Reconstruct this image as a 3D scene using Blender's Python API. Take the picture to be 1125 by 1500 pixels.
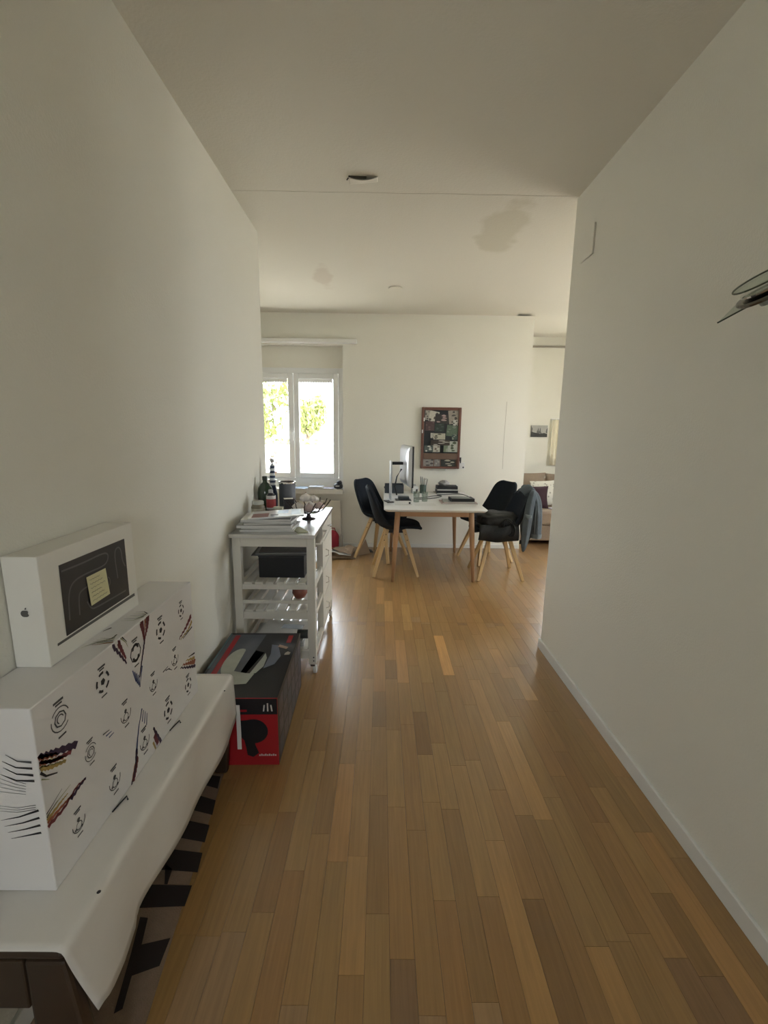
import bpy, bmesh, math, random
from mathutils import Vector, Matrix, Euler
from mathutils import noise as mnoise

for o in list(bpy.data.objects):
    bpy.data.objects.remove(o)
scene = bpy.context.scene
C = scene.collection
PI = math.pi
rnd = random.Random(7)

# ------------------------------------------------------------------ camera
CAM = Vector((0, 0, 1.45))
F = 648.87
YAW, PITCH, ROLL = 0.00767, 0.18300, 0.01306
fw = Vector((math.sin(YAW) * math.cos(PITCH), math.cos(YAW) * math.cos(PITCH), -math.sin(PITCH)))
rt0 = Vector((math.cos(YAW), -math.sin(YAW), 0))
up0 = rt0.cross(fw)
rt = rt0 * math.cos(ROLL) + up0 * math.sin(ROLL)
up = -rt0 * math.sin(ROLL) + up0 * math.cos(ROLL)
cam_d = bpy.data.cameras.new('camera')
cam_d.sensor_fit = 'HORIZONTAL'
cam_d.sensor_width = 36
cam_d.lens = F / 1125 * 36
cam_d.clip_start = 0.02
cam = bpy.data.objects.new('camera', cam_d)
C.objects.link(cam)
m3 = Matrix((rt, up, -fw)).transposed()
cam.matrix_world = Matrix.Translation(CAM) @ m3.to_4x4()
scene.camera = cam


def at(x, y, X=None, Y=None, Z=None):
    """pixel -> point on the plane it is known to lie on"""
    d = rt * ((x - 562.5) / F) - up * ((y - 750) / F) + fw
    t = X / d.x if X is not None else Y / d.y if Y is not None else (Z - CAM.z) / d.z
    return CAM + d * t


def proj(P):
    v = Vector(P) - CAM
    dz = v.dot(fw)
    return (562.5 + F * v.dot(rt) / dz, 750 - F * v.dot(up) / dz, dz)


# ------------------------------------------------------------------ light
vs = scene.view_settings
vs.view_transform = 'Standard'
vs.look = 'None'
vs.gamma = 1
vs.use_curve_mapping = False
vs.exposure = 0.0

world = bpy.data.worlds.new('sky')
scene.world = world
world.use_nodes = True
bgn = world.node_tree.nodes['Background']
bgn.inputs[0].default_value = (0.86, 0.93, 1.0, 1)
bgn.inputs[1].default_value = 17.0

sun_d = bpy.data.lights.new('sun_offscreen', 'SUN')
sun_d.energy = 22
sun_d.angle = 0.01
sun_d.color = (1, 0.93, 0.8)
sun = bpy.data.objects.new('sun_offscreen', sun_d)
C.objects.link(sun)
sun.rotation_euler = Vector((-0.55, 0.15, -1.0)).to_track_quat('-Z', 'Y').to_euler()


def portal(name, loc, direction, sx, sy):
    d = bpy.data.lights.new(name, 'AREA')
    d.shape = 'RECTANGLE'
    d.size, d.size_y = sx, sy
    d.cycles.is_portal = True
    o = bpy.data.objects.new(name, d)
    C.objects.link(o)
    o.location = loc
    o.rotation_euler = Vector(direction).to_track_quat('-Z', 'Z').to_euler()
    return o


# ------------------------------------------------------------------ materials
MATS = {}


def mat(name, col, rough=0.6, metal=0.0, var=0.0, vscale=8.0, bump=0.0, bscale=60.0, spec=0.5, trans=0.0, coat=0.0, stretch=None):
    if name in MATS:
        return MATS[name]
    m = bpy.data.materials.new(name)
    m.use_nodes = True
    nt = m.node_tree
    b = nt.nodes['Principled BSDF']
    b.inputs['Base Color'].default_value = (*col, 1)
    b.inputs['Roughness'].default_value = rough
    b.inputs['Metallic'].default_value = metal
    b.inputs['Specular IOR Level'].default_value = spec
    b.inputs['Transmission Weight'].default_value = trans
    b.inputs['Coat Weight'].default_value = coat
    tc = nt.nodes.new('ShaderNodeTexCoord')
    src = tc.outputs['Object']
    if stretch:
        mp = nt.nodes.new('ShaderNodeMapping')
        mp.inputs['Scale'].default_value = stretch
        nt.links.new(src, mp.inputs[0])
        src = mp.outputs[0]
    if var > 0:
        n = nt.nodes.new('ShaderNodeTexNoise')
        n.inputs['Scale'].default_value = vscale
        n.inputs['Detail'].default_value = 4
        nt.links.new(src, n.inputs['Vector'])
        mx = nt.nodes.new('ShaderNodeMix')
        mx.data_type = 'RGBA'
        mx.inputs[6].default_value = tuple(max(0, c * (1 - var)) for c in col) + (1,)
        mx.inputs[7].default_value = tuple(min(1, c * (1 + var)) for c in col) + (1,)
        nt.links.new(n.outputs['Fac'], mx.inputs[0])
        nt.links.new(mx.outputs[2], b.inputs['Base Color'])
    if bump > 0:
        n2 = nt.nodes.new('ShaderNodeTexNoise')
        n2.inputs['Scale'].default_value = bscale
        n2.inputs['Detail'].default_value = 3
        nt.links.new(src, n2.inputs['Vector'])
        bp = nt.nodes.new('ShaderNodeBump')
        bp.inputs['Strength'].default_value = bump
        bp.inputs['Distance'].default_value = 0.01
        nt.links.new(n2.outputs['Fac'], bp.inputs['Height'])
        nt.links.new(bp.outputs[0], b.inputs['Normal'])
    MATS[name] = m
    return m


WALL = mat('wall_paint', (0.80, 0.775, 0.685), 0.85, var=0.02, vscale=3, bump=0.18, bscale=140, spec=0.2)
TRIM = mat('trim_paint', (0.78, 0.77, 0.72), 0.5)
WHITE_WOOD = mat('white_lacquer', (0.74, 0.71, 0.63), 0.45, var=0.04, vscale=10)
WINDOW_WHITE = mat('window_lacquer', (0.80, 0.80, 0.78), 0.4)
SHEET = mat('oilcloth', (0.78, 0.75, 0.70), 0.26, var=0.03, vscale=6, bump=0.22, bscale=9)
CARTON_WHITE = mat('carton_white', (0.80, 0.78, 0.76), 0.5, var=0.02)
BLACK = mat('black_plastic', (0.012, 0.013, 0.015), 0.4)
INK = mat('black_ink', (0.02, 0.018, 0.02), 0.6)
GREYINK = mat('grey_ink', (0.09, 0.09, 0.09), 0.6)
CHROME = mat('chrome', (0.75, 0.75, 0.75), 0.12, 1.0)
STEEL = mat('brushed_steel', (0.72, 0.71, 0.70), 0.30, 1.0, bump=0.03, bscale=200)
SILVER = mat('silver_plastic', (0.62, 0.63, 0.66), 0.3, 0.7)
CHAIRF = mat('chair_fabric', (0.016, 0.020, 0.027), 0.75, var=0.2, vscale=30, bump=0.2, bscale=250, spec=0.15)
BLACKF = mat('black_fabric', (0.0085, 0.009, 0.010), 0.75, var=0.3, vscale=25, bump=0.2, bscale=200, spec=0.15)
BEECH = mat('beech_leg', (0.62, 0.42, 0.20), 0.45, var=0.12, vscale=14, stretch=(1, 1, 0.1))
OAKLEG = mat('oak_leg', (0.48, 0.28, 0.15), 0.5, var=0.12, vscale=14, stretch=(1, 1, 0.1))
DARKWOOD = mat('dark_bench_wood', (0.042, 0.024, 0.012), 0.45, var=0.25, vscale=12)
PAPER = mat('paper', (0.74, 0.73, 0.70), 0.6)
PAPERB = mat('brown_paper', (0.38, 0.28, 0.19), 0.8, var=0.15)
SOFAF = mat('sofa_fabric', (0.27, 0.20, 0.14), 0.9, var=0.1, vscale=40, bump=0.2, bscale=200)
DENIM = mat('denim', (0.085, 0.105, 0.118), 0.85, var=0.35, vscale=18, bump=0.3, bscale=120)
BOARDF = mat('board_frame', (0.15, 0.060, 0.038), 0.5, var=0.2)
BOARDS = mat('board_shelf', (0.14, 0.085, 0.055), 0.6, var=0.2)
CHALK = mat('chalkboard', (0.022, 0.026, 0.028), 0.7, var=0.3)
RED = mat('red_print', (0.36, 0.012, 0.018), 0.4)
COIR = mat('coir', (0.26, 0.18, 0.12), 0.95, var=0.15, vscale=60, bump=0.4, bscale=300)
COIRD = mat('coir_dark', (0.022, 0.014, 0.010), 0.95)
YELLOW = mat('sticky_note', (0.72, 0.68, 0.40), 0.7)


def glass_pane(name, tint=(1, 1, 1), gl=0.07):
    m = bpy.data.materials.new(name)
    m.use_nodes = True
    nt = m.node_tree
    nt.nodes.remove(nt.nodes['Principled BSDF'])
    t = nt.nodes.new('ShaderNodeBsdfTransparent')
    t.inputs[0].default_value = (*tint, 1)
    g = nt.nodes.new('ShaderNodeBsdfGlossy')
    g.inputs['Roughness'].default_value = 0.03
    mx = nt.nodes.new('ShaderNodeMixShader')
    mx.inputs[0].default_value = gl
    nt.links.new(t.outputs[0], mx.inputs[1])
    nt.links.new(g.outputs[0], mx.inputs[2])
    nt.links.new(mx.outputs[0], nt.nodes['Material Output'].inputs[0])
    return m


PANE = glass_pane('window_glass', gl=0.05)
CLEAR = glass_pane('clear_glass', (0.86, 0.90, 0.87), 0.14)


def plank_mat(name, island):
    m = bpy.data.materials.new(name)
    m.use_nodes = True
    nt = m.node_tree
    b = nt.nodes['Principled BSDF']
    L = nt.links.new
    oi = nt.nodes.new('ShaderNodeObjectInfo')
    geo = nt.nodes.new('ShaderNodeNewGeometry')
    mp = nt.nodes.new('ShaderNodeMapping')
    mp.inputs['Scale'].default_value = (60, 3.0, 1)
    L(geo.outputs['Position'], mp.inputs[0])
    n = nt.nodes.new('ShaderNodeTexNoise')
    n.noise_dimensions = '4D'
    n.inputs['Scale'].default_value = 1.6
    n.inputs['Detail'].default_value = 5
    n.inputs['Distortion'].default_value = 0.6
    L(mp.outputs[0], n.inputs['Vector'])
    rv = nt.nodes.new('ShaderNodeMath')
    rv.operation = 'MULTIPLY'
    rv.inputs[1].default_value = 40
    rsrc = geo.outputs['Random Per Island'] if island else oi.outputs['Random']
    L(rsrc, rv.inputs[0])
    L(rv.outputs[0], n.inputs['W'])
    rp = nt.nodes.new('ShaderNodeMapRange')
    rp.inputs[1].default_value = 0.3
    rp.inputs[2].default_value = 0.75
    rp.inputs[3].default_value = 0.84
    rp.inputs[4].default_value = 1.10
    L(n.outputs['Fac'], rp.inputs[0])
    vm = nt.nodes.new('ShaderNodeVectorMath')
    vm.operation = 'SCALE'
    if island:
        cr = nt.nodes.new('ShaderNodeValToRGB')
        cr.color_ramp.elements[0].color = (0.26, 0.145, 0.062, 1)
        cr.color_ramp.elements[1].color = (0.40, 0.245, 0.115, 1)
        L(geo.outputs['Random Per Island'], cr.inputs[0])
        L(cr.outputs[0], vm.inputs[0])
    else:
        L(oi.outputs['Color'], vm.inputs[0])
    L(rp.outputs[0], vm.inputs['Scale'])
    L(vm.outputs[0], b.inputs['Base Color'])
    b.inputs['Roughness'].default_value = 0.30
    b.inputs['Coat Weight'].default_value = 0.6
    b.inputs['Coat Roughness'].default_value = 0.22
    b.inputs['Specular IOR Level'].default_value = 0.5
    bp = nt.nodes.new('ShaderNodeBump')
    bp.inputs['Strength'].default_value = 0.05
    bp.inputs['Distance'].default_value = 0.004
    L(n.outputs['Fac'], bp.inputs['Height'])
    L(bp.outputs[0], b.inputs['Normal'])
    return m


PLANK = plank_mat('oak_parquet', False)
PLANKR = plank_mat('oak_parquet_far', True)


def ceiling_mat():
    m = mat('ceiling_paint', (0.71, 0.675, 0.585), 0.9, bump=0.12, bscale=90, spec=0.2)
    nt = m.node_tree
    b = nt.nodes['Principled BSDF']
    L = nt.links.new
    geo = nt.nodes.new('ShaderNodeNewGeometry')
    n = nt.nodes.new('ShaderNodeTexNoise')
    n.inputs['Scale'].default_value = 5
    n.inputs['Detail'].default_value = 5
    L(geo.outputs['Position'], n.inputs['Vector'])
    cur = None
    for (x, y, r, sx, col) in ((-0.53, 4.2, 0.42, 3.6, (0.50, 0.41, 0.33)), (0.78, 3.22, 0.54, 2.6, (0.46, 0.42, 0.29))):
        mp = nt.nodes.new('ShaderNodeMapping')
        mp.vector_type = 'POINT'
        mp.inputs['Location'].default_value = (-x * sx, -y, -2.76)
        mp.inputs['Scale'].default_value = (sx, 1, 1)
        L(geo.outputs['Position'], mp.inputs[0])
        ln = nt.nodes.new('ShaderNodeVectorMath')
        ln.operation = 'LENGTH'
        L(mp.outputs[0], ln.inputs[0])
        a = nt.nodes.new('ShaderNodeMath')
        a.operation = 'MULTIPLY_ADD'
        L(n.outputs['Fac'], a.inputs[0])
        a.inputs[1].default_value = 0.7
        L(ln.outputs['Value'], a.inputs[2])
        mr = nt.nodes.new('ShaderNodeMapRange')
        mr.inputs[1].default_value = r + 0.12
        mr.inputs[2].default_value = r + 0.24
        mr.inputs[3].default_value = 0.36
        mr.inputs[4].default_value = 0.0
        L(a.outputs[0], mr.inputs[0])
        mx = nt.nodes.new('ShaderNodeMix')
        mx.data_type = 'RGBA'
        L(mr.outputs[0], mx.inputs[0])
        if cur is None:
            mx.inputs[6].default_value = (0.71, 0.675, 0.585, 1)
        else:
            L(cur, mx.inputs[6])
        mx.inputs[7].default_value = (*col, 1)
        cur = mx.outputs[2]
    L(cur, b.inputs['Base Color'])
    return m


CEIL = ceiling_mat()


# ------------------------------------------------------------------ mesh helpers
class MB:
    def __init__(s):
        s.v, s.f, s.mi = [], [], []

    def quad(s, pts, mi=0):
        n = len(s.v)
        s.v += [tuple(p) for p in pts]
        s.f.append(tuple(range(n, n + len(pts))))
        s.mi.append(mi)
        return s

    def box(s, x0, x1, y0, y1, z0, z1, M=None, mi=0):
        n = len(s.v)
        P = [Vector((x, y, z)) for z in (z0, z1) for y in (y0, y1) for x in (x0, x1)]
        if M is not None:
            P = [M @ p for p in P]
        s.v += [tuple(p) for p in P]
        for f in ((0, 2, 3, 1), (4, 5, 7, 6), (0, 1, 5, 4), (2, 6, 7, 3), (0, 4, 6, 2), (1, 3, 7, 5)):
            s.f.append(tuple(n + i for i in f))
            s.mi.append(mi)
        return s

    def prism(s, poly, fn, d0, d1, mi=0):
        """poly of 2D points, fn(a,b,d)->3D, extruded from d0 to d1"""
        n = len(s.v)
        k = len(poly)
        s.v += [tuple(fn(a, b, d0)) for a, b in poly] + [tuple(fn(a, b, d1)) for a, b in poly]
        s.f.append(tuple(n + i for i in range(k)))
        s.f.append(tuple(n + k + i for i in reversed(range(k))))
        s.mi += [mi, mi]
        for i in range(k):
            j = (i + 1) % k
            s.f.append((n + i, n + k + i, n + k + j, n + j))
            s.mi.append(mi)
        return s

    def ring(s, pts):
        n = len(s.v)
        s.v += [tuple(p) for p in pts]
        return list(range(n, n + len(pts)))

    def bridge(s, a, b, mi=0):
        k = len(a)
        for i in range(k):
            j = (i + 1) % k
            s.f.append((a[i], a[j], b[j], b[i]))
            s.mi.append(mi)

    def cap(s, a, mi=0):
        s.f.append(tuple(a))
        s.mi.append(mi)

    def lathe(s, prof, c=(0, 0, 0), seg=24, axis='Z', mi=0, caps=True):
        c = Vector(c)
        prev = None
        first = None
        for r, h in prof:
            pts = []
            for i in range(seg):
                a = 2 * PI * i / seg
                p = Vector((r * math.cos(a), r * math.sin(a), h))
                if axis == 'X':
                    p = Vector((p.z, p.x, p.y))
                elif axis == 'Y':
                    p = Vector((p.y, p.z, p.x))
                pts.append(c + p)
            cur = s.ring(pts)
            if prev:
                s.bridge(prev, cur, mi)
            else:
                first = cur
            prev = cur
        if caps:
            s.cap(list(reversed(first)), mi)
            s.cap(prev, mi)
        return s

    def tube(s, pts, r, seg=8, mi=0, sq=False, closed=False):
        pts = [Vector(p) for p in pts]
        rs = r if isinstance(r, (list, tuple)) else [r] * len(pts)
        prev = None
        first = None
        if sq:
            seg = 4
        K = len(pts)
        for i, p in enumerate(pts):
            if closed:
                d = pts[(i + 1) % K] - pts[i - 1]
            else:
                d = pts[min(i + 1, K - 1)] - pts[max(i - 1, 0)]
            d.normalize()
            ref = Vector((0, 0, 1)) if abs(d.z) < 0.9 else Vector((0, 1, 0))
            u = d.cross(ref).normalized()
            w = u.cross(d).normalized()
            ph = PI / 4 if sq else 0
            cur = s.ring([p + (u * math.cos(2 * PI * k / seg + ph) + w * math.sin(2 * PI * k / seg + ph)) * rs[i] for k in range(seg)])
            if prev:
                s.bridge(prev, cur, mi)
            else:
                first = cur
            prev = cur
        if closed:
            s.bridge(prev, first, mi)
        else:
            s.cap(list(reversed(first)), mi)
            s.cap(prev, mi)
        return s

    def grid(s, fn, nu, nv, mi=0):
        n = len(s.v)
        for j in range(nv + 1):
            for i in range(nu + 1):
                s.v.append(tuple(fn(i / nu, j / nv)))
        for j in range(nv):
            for i in range(nu):
                a = n + j * (nu + 1) + i
                s.f.append((a, a + 1, a + nu + 2, a + nu + 1))
                s.mi.append(mi)
        return s

    def blob(s, c, r, nseg=16, nring=10, amp=0.0, freq=3.0, sup=1.0, seed=0, M=None):
        """(super)ellipsoid with noise"""
        c = Vector(c)

        def pw(t):
            return math.copysign(abs(t) ** sup, t)
        rows = []
        for j in range(nring + 1):
            ph = -PI / 2 + PI * j / nring
            row = []
            for i in range(nseg):
                th = 2 * PI * i / nseg
                d = Vector((pw(math.cos(ph)) * pw(math.cos(th)), pw(math.cos(ph)) * pw(math.sin(th)), pw(math.sin(ph))))
                k = 1 + amp * mnoise.noise(d * freq + Vector((seed * 7.1, seed * 3.3, seed)))
                p = Vector((d.x * r[0], d.y * r[1], d.z * r[2])) * k
                if M is not None:
                    p = M @ p
                row.append(c + p)
            rows.append(s.ring(row))
        for a, b in zip(rows, rows[1:]):
            s.bridge(a, b)
        return s

    def build(s, name, m, parent=None, smooth=False, bevel=0.0, sub=0, solid=0.0, loc=None, seg=2):
        me = bpy.data.meshes.new(name)
        me.from_pydata(s.v, [], s.f)
        for mm in (m if isinstance(m, (list, tuple)) else [m]):
            me.materials.append(mm)
        for p, i in zip(me.polygons, s.mi):
            p.material_index = i
            p.use_smooth = smooth
        me.update()
        o = bpy.data.objects.new(name, me)
        C.objects.link(o)
        if loc is not None:
            o.location = loc
        if parent is not None:
            o.parent = parent
        if solid:
            md = o.modifiers.new('thickness', 'SOLIDIFY')
            md.thickness = solid
            md.offset = 0
        if bevel:
            md = o.modifiers.new('edge', 'BEVEL')
            md.width = bevel
            md.segments = seg
            md.limit_method = 'ANGLE'
            md.harden_normals = False
        if sub:
            md = o.modifiers.new('smooth', 'SUBSURF')
            md.levels = sub
            md.render_levels = sub
        return o


def tag(o, label=None, cat=None, group=None, kind=None):
    if label:
        o['label'] = label
    if cat:
        o['category'] = cat
    if group:
        o['group'] = group
    if kind:
        o['kind'] = kind
    return o


def thing(name, label, cat, loc=(0, 0, 0), rz=0.0, group=None):
    o = bpy.data.objects.new(name, None)
    o.empty_display_size = 0.05
    C.objects.link(o)
    o.location = loc
    o.rotation_euler = (0, 0, rz)
    tag(o, label, cat, group)
    return o


def struct(name, mb, m, **k):
    o = mb.build(name, m, **k)
    o['kind'] = 'structure'
    return o


def box(*a, **k):
    return MB().box(*a, **k)


# ------------------------------------------------------------------ room shell
XL, XR, H = -0.860, 1.102, 2.760
YB, YR, YL, XC = 5.409, 2.8036, 3.3125, 1.748
YA = 6.65           # alcove back wall
FARL, FARR, BACK = -3.0, 3.6, -2.3
WZ0, WZ1 = 0.74, 2.41          # window niche
WX0, WX1 = -1.66, -0.463


def holed(mb, axis, p0, p1, a0, a1, z0, z1, holes):
    """wall slab between p0..p1 across, running a0..a1, with rectangular holes (h0,h1,hz0,hz1)"""
    def put(b0, b1, c0, c1):
        if b1 - b0 < 1e-5 or c1 - c0 < 1e-5:
            return
        if axis == 'x':      # runs along x, thickness in y
            mb.box(b0, b1, p0, p1, c0, c1)
        else:
            mb.box(p0, p1, b0, b1, c0, c1)
    cur = a0
    for h0, h1, hz0, hz1 in sorted(holes):
        put(cur, h0, z0, z1)
        put(h0, h1, z0, hz0)
        put(h0, h1, hz1, z1)
        cur = h1
    put(cur, a1, z0, z1)
    return mb


struct('wall_left', box(XL - 0.12, XL, BACK, YL, -0.02, H), WALL)
struct('wall_right', box(XR, XR + 0.12, BACK, YR, -0.02, H), WALL)
struct('wall_near', holed(MB(), 'x', BACK - 0.12, BACK, XL - 0.12, XR + 0.12, -0.02, H, [(-0.35, 0.58, 0.0, 2.08)]), WALL)
struct('wall_living_left_front', box(FARL, XL - 0.12, YL - 0.12, YL, -0.02, H), WALL)
struct('wall_living_right_front', box(XR + 0.12, FARR, YR - 0.12, YR, -0.02, H + 0.04), WALL)
struct('wall_far_left', box(FARL - 0.2, FARL, YL - 0.12, YB, -0.02, H), WALL)
struct('wall_back', holed(MB(), 'x', YB, YB + 0.30, FARL - 0.2, XC, -0.02, H, [(WX0, WX1, WZ0, WZ1)]), WALL)
struct('wall_alcove_left', box(XC - 0.14, XC, YB + 0.30, YA, -0.02, H + 0.04), WALL)
struct('wall_alcove_back', holed(MB(), 'x', YA, YA + 0.2, XC - 0.14, FARR, -0.02, H + 0.04, [(2.62, 3.50, 0.955, 2.10)]), WALL)
struct('wall_far_right', holed(MB(), 'y', FARR, FARR + 0.2, YR - 0.12, YA + 0.2, -0.02, H + 0.04, [(3.4, 4.8, 0.8, 2.35)]), WALL)
_c = at(526, 262, Z=H)
HOLE = (_c.x - 0.050, _c.x + 0.040, _c.y - 0.028, _c.y + 0.034)
struct('ceiling', MB().box(FARL - 0.2, XL - 0.12, 3.1, YB + 0.3, H, H + 0.15).box(XL - 0.12, XR + 0.12, BACK - 0.12, HOLE[2], H, H + 0.15)
       .box(XL - 0.12, XR + 0.12, HOLE[3], YB + 0.3, H, H + 0.15).box(XL - 0.12, HOLE[0], HOLE[2], HOLE[3], H, H + 0.15)
       .box(HOLE[1], XR + 0.12, HOLE[2], HOLE[3], H, H + 0.15).box(HOLE[0], HOLE[1], HOLE[2], HOLE[3], H + 0.12, H + 0.15)
       .box(XR + 0.12, 1.53, YR - 0.12, YB + 0.3, H, H + 0.15), CEIL)
struct('ceiling_alcove', MB().box(1.53, FARR + 0.2, YR - 0.12, YA + 0.2, H + 0.025, H + 0.15), CEIL)
# joint line in the ceiling plaster
jt = MB()
K = 40
pts = []
for i in range(K + 1):
    x = XL + (XR - XL) * i / K
    pts.append((x, 2.775 + 0.006 * mnoise.noise(Vector((x * 4, 0, 0))), H + 0.002))
jt.tube(pts, 0.0042, 6)
struct('trim_1', jt, mat('joint', (0.70, 0.66, 0.57), 0.9))
# vertical joint on the back wall
struct('trim_2', MB().tube([(1.482, YB + 0.001, 1.0), (1.478, YB + 0.001, 1.35), (1.486, YB + 0.001, 1.8)], 0.003, 6), mat('joint2', (0.50, 0.46, 0.38), 0.9))
# baseboards
struct('baseboard_right', box(XR - 0.014, XR, BACK, YR + 0.014, 0, 0.066), TRIM, bevel=0.003)
struct('baseboard_right_end', box(XR - 0.0, XR + 0.12, YR, YR + 0.014, 0, 0.066), TRIM)
struct('baseboard_left', box(XL, XL + 0.014, BACK, YL + 0.014, 0, 0.066), TRIM, bevel=0.003)
struct('baseboard_back', box(FARL, XC, YB - 0.012, YB, 0, 0.05), TRIM, bevel=0.003)
struct('baseboard_alcove', box(XC, FARR, YA - 0.012, YA, 0, 0.05), TRIM)

# ---------------------------------------------------------------- parquet
floor = MB()
floor.box(FARL, FARR, YL - 0.12, YB, -0.06, -0.012).box(XL, XR, BACK, YL - 0.12, -0.06, -0.012).box(XR, FARR, YR - 0.12, YL - 0.12, -0.06, -0.012).box(XC, FARR, YB, YA, -0.06, -0.012)
floor_o = struct('floor', floor, mat('subfloor', (0.06, 0.035, 0.018), 0.9))
PW = 0.07
areas = [(FARL, FARR, YL - 0.12, YB), (XL, XR, BACK, YL - 0.12), (XR, FARR, YR - 0.12, YL - 0.12), (XC, FARR, YB, YA)]
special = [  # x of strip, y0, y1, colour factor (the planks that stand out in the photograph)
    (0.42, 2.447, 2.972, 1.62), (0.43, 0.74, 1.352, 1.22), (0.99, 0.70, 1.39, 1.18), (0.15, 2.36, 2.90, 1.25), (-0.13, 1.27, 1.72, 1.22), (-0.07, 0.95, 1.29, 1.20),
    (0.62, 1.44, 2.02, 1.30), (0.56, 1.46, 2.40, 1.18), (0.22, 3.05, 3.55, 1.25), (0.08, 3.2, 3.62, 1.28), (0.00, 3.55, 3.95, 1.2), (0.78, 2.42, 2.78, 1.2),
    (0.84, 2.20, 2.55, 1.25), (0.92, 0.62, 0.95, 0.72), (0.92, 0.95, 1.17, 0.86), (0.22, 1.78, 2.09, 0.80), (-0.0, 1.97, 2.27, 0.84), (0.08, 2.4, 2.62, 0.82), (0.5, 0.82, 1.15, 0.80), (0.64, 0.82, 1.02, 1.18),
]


def row_index(x):
    return math.floor((x - 0.04) / PW)


sp_rows = {}
for x, y0, y1, k in special:
    sp_rows.setdefault(row_index(x), []).append((y0, y1, k))
planks = []
r0, r1 = row_index(FARL), row_index(FARR)
for r in range(r0, r1 + 1):
    x0, x1 = 0.04 + r * PW, 0.04 + (r + 1) * PW
    cuts = []
    y = BACK - rnd.random() * 0.5
    sp = sorted(sp_rows.get(r, []))
    while y < YA:
        ln = rnd.uniform(0.36, 0.62)
        nxt = y + ln
        hit = next((s for s in sp if s[1] > y + 1e-6 and s[0] < nxt), None)
        if hit:
            if hit[0] > y + 1e-6:
                if hit[0] - y > 0.12:
                    cuts.append((y, hit[0], None))
                elif cuts:
                    a, b, k = cuts.pop()
                    cuts.append((a, hit[0], k))
            cuts.append((hit[0], hit[1], hit[2]))
            y = hit[1]
            sp = [s for s in sp if s is not hit]
        else:
            cuts.append((y, nxt, None))
            y = nxt
    for a, b, k in cuts:
        for ax0, ax1, ay0, ay1 in areas:
            px0, px1, py0, py1 = max(x0, ax0), min(x1, ax1), max(a, ay0), min(b, ay1)
            if px1 - px0 > 0.004 and py1 - py0 > 0.004:
                planks.append([px0, px1, py0, py1, k, (r * 31 + int((a + 5) * 977)) % 100003])


def plank_colour(seed, k):
    q = random.Random(seed)
    t = q.random()
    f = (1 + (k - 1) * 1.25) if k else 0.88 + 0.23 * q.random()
    base = (0.365, 0.216, 0.078)
    warm = (0.360, 0.192, 0.066)
    c = [base[i] * (1 - t) + warm[i] * t for i in range(3)]
    return [ci * f for ci in c]


scored = []
for p in planks:
    cx, cy = (p[0] + p[1]) / 2, (p[2] + p[3]) / 2
    vis = False
    if cy > 0.6:
        x, y, dz = proj((cx, cy, 0))
        if -20 < x < 1145 and 760 < y < 1530:
            q = cx / cy
            vis = True
            if cy < 1.75 and cx < -0.72:
                vis = False
            if cy > 2.4 and q < -0.175 and cy < 4.6:
                vis = False
            if cy > 2.85 and q > 0.395:
                vis = False
    s = ((p[1] - p[0]) * (p[3] - p[2]) / max(cy, 0.3) ** 3) if vis else 0
    scored.append((s, p))
scored.sort(key=lambda t: -t[0])
unit = MB()
g = 0.0004
unit.box(0, 1, 0, 1, -0.012, 0)
um = None
rest = MB()
for i, (s, p) in enumerate(scored):
    if s > 0 and i < 298:
        if um is None:
            o = unit.build('plank', PLANK)
            um = o.data
        else:
            o = bpy.data.objects.new('plank', um)
            C.objects.link(o)
        o.parent = floor_o
        o.location = (p[0] + g, p[2] + g, 0)
        o.scale = (p[1] - p[0] - 2 * g, p[3] - p[2] - 2 * g, 1)
        o.color = (*plank_colour(p[5], p[4]), 1)
    else:
        rest.box(p[0] + g, p[1] - g, p[2] + g, p[3] - g, -0.012, 0)
ro = rest.build('parquet_planks', PLANKR, parent=floor_o)
ro['kind'] = 'stuff'

# ---------------------------------------------------------------- window in the back wall
WY = 5.50


def window(name, x0, x1, z0, z1, y, parts=2, facing='y', fr=0.05, sash=0.062):
    """frame + sashes + panes; built in the x-z plane then optionally turned"""
    root = bpy.data.objects.new(name, None)
    C.objects.link(root)
    root['kind'] = 'structure'

    def B(mb, a0, a1, d0, d1, c0, c1):
        if facing == 'y':
            mb.box(a0, a1, y + d0, y + d1, c0, c1)
        else:
            mb.box(y + d0, y + d1, a0, a1, c0, c1)
    f = MB()
    B(f, x0, x0 + fr, 0, 0.07, z0, z1)
    B(f, x1 - fr, x1, 0, 0.07, z0, z1)
    B(f, x0 + fr, x1 - fr, 0, 0.07, z1 - fr, z1)
    B(f, x0 + fr, x1 - fr, 0, 0.07, z0, z0 + fr)
    f.build('window_frame', WINDOW_WHITE, root, bevel=0.004)
    w = (x1 - x0 - 2 * fr) / parts
    for i in range(parts):
        a, b = x0 + fr + i * w + 0.003, x0 + fr + (i + 1) * w - 0.003
        c, d = z0 + fr + 0.003, z1 - fr - 0.003
        sh = MB()
        B(sh, a, a + sash, -0.022, 0.045, c, d)
        B(sh, b - sash, b, -0.022, 0.045, c, d)
        B(sh, a + sash, b - sash, -0.022, 0.045, d - sash, d)
        B(sh, a + sash, b - sash, -0.022, 0.045, c, c + sash)
        so = sh.build('sash', WINDOW_WHITE, root, bevel=0.006)
        pn = MB()
        B(pn, a + sash, b - sash, 0.012, 0.016, c + sash, d - sash)
        pn.build('pane', PANE, so)
    return root


win = window('window_1', -1.662, -0.461, 0.79, 2.165, WY, fr=0.062)
box(WX0, -0.461, WY + 0.002, WY + 0.08, 0.7415, 0.7899).build('window_frame', WINDOW_WHITE, win)
# upper panel (shutter box) over the frame, below the niche head
struct('trim_3', box(WX0, WX1, WY + 0.005, WY + 0.06, 2.165, WZ1), WALL)
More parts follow.
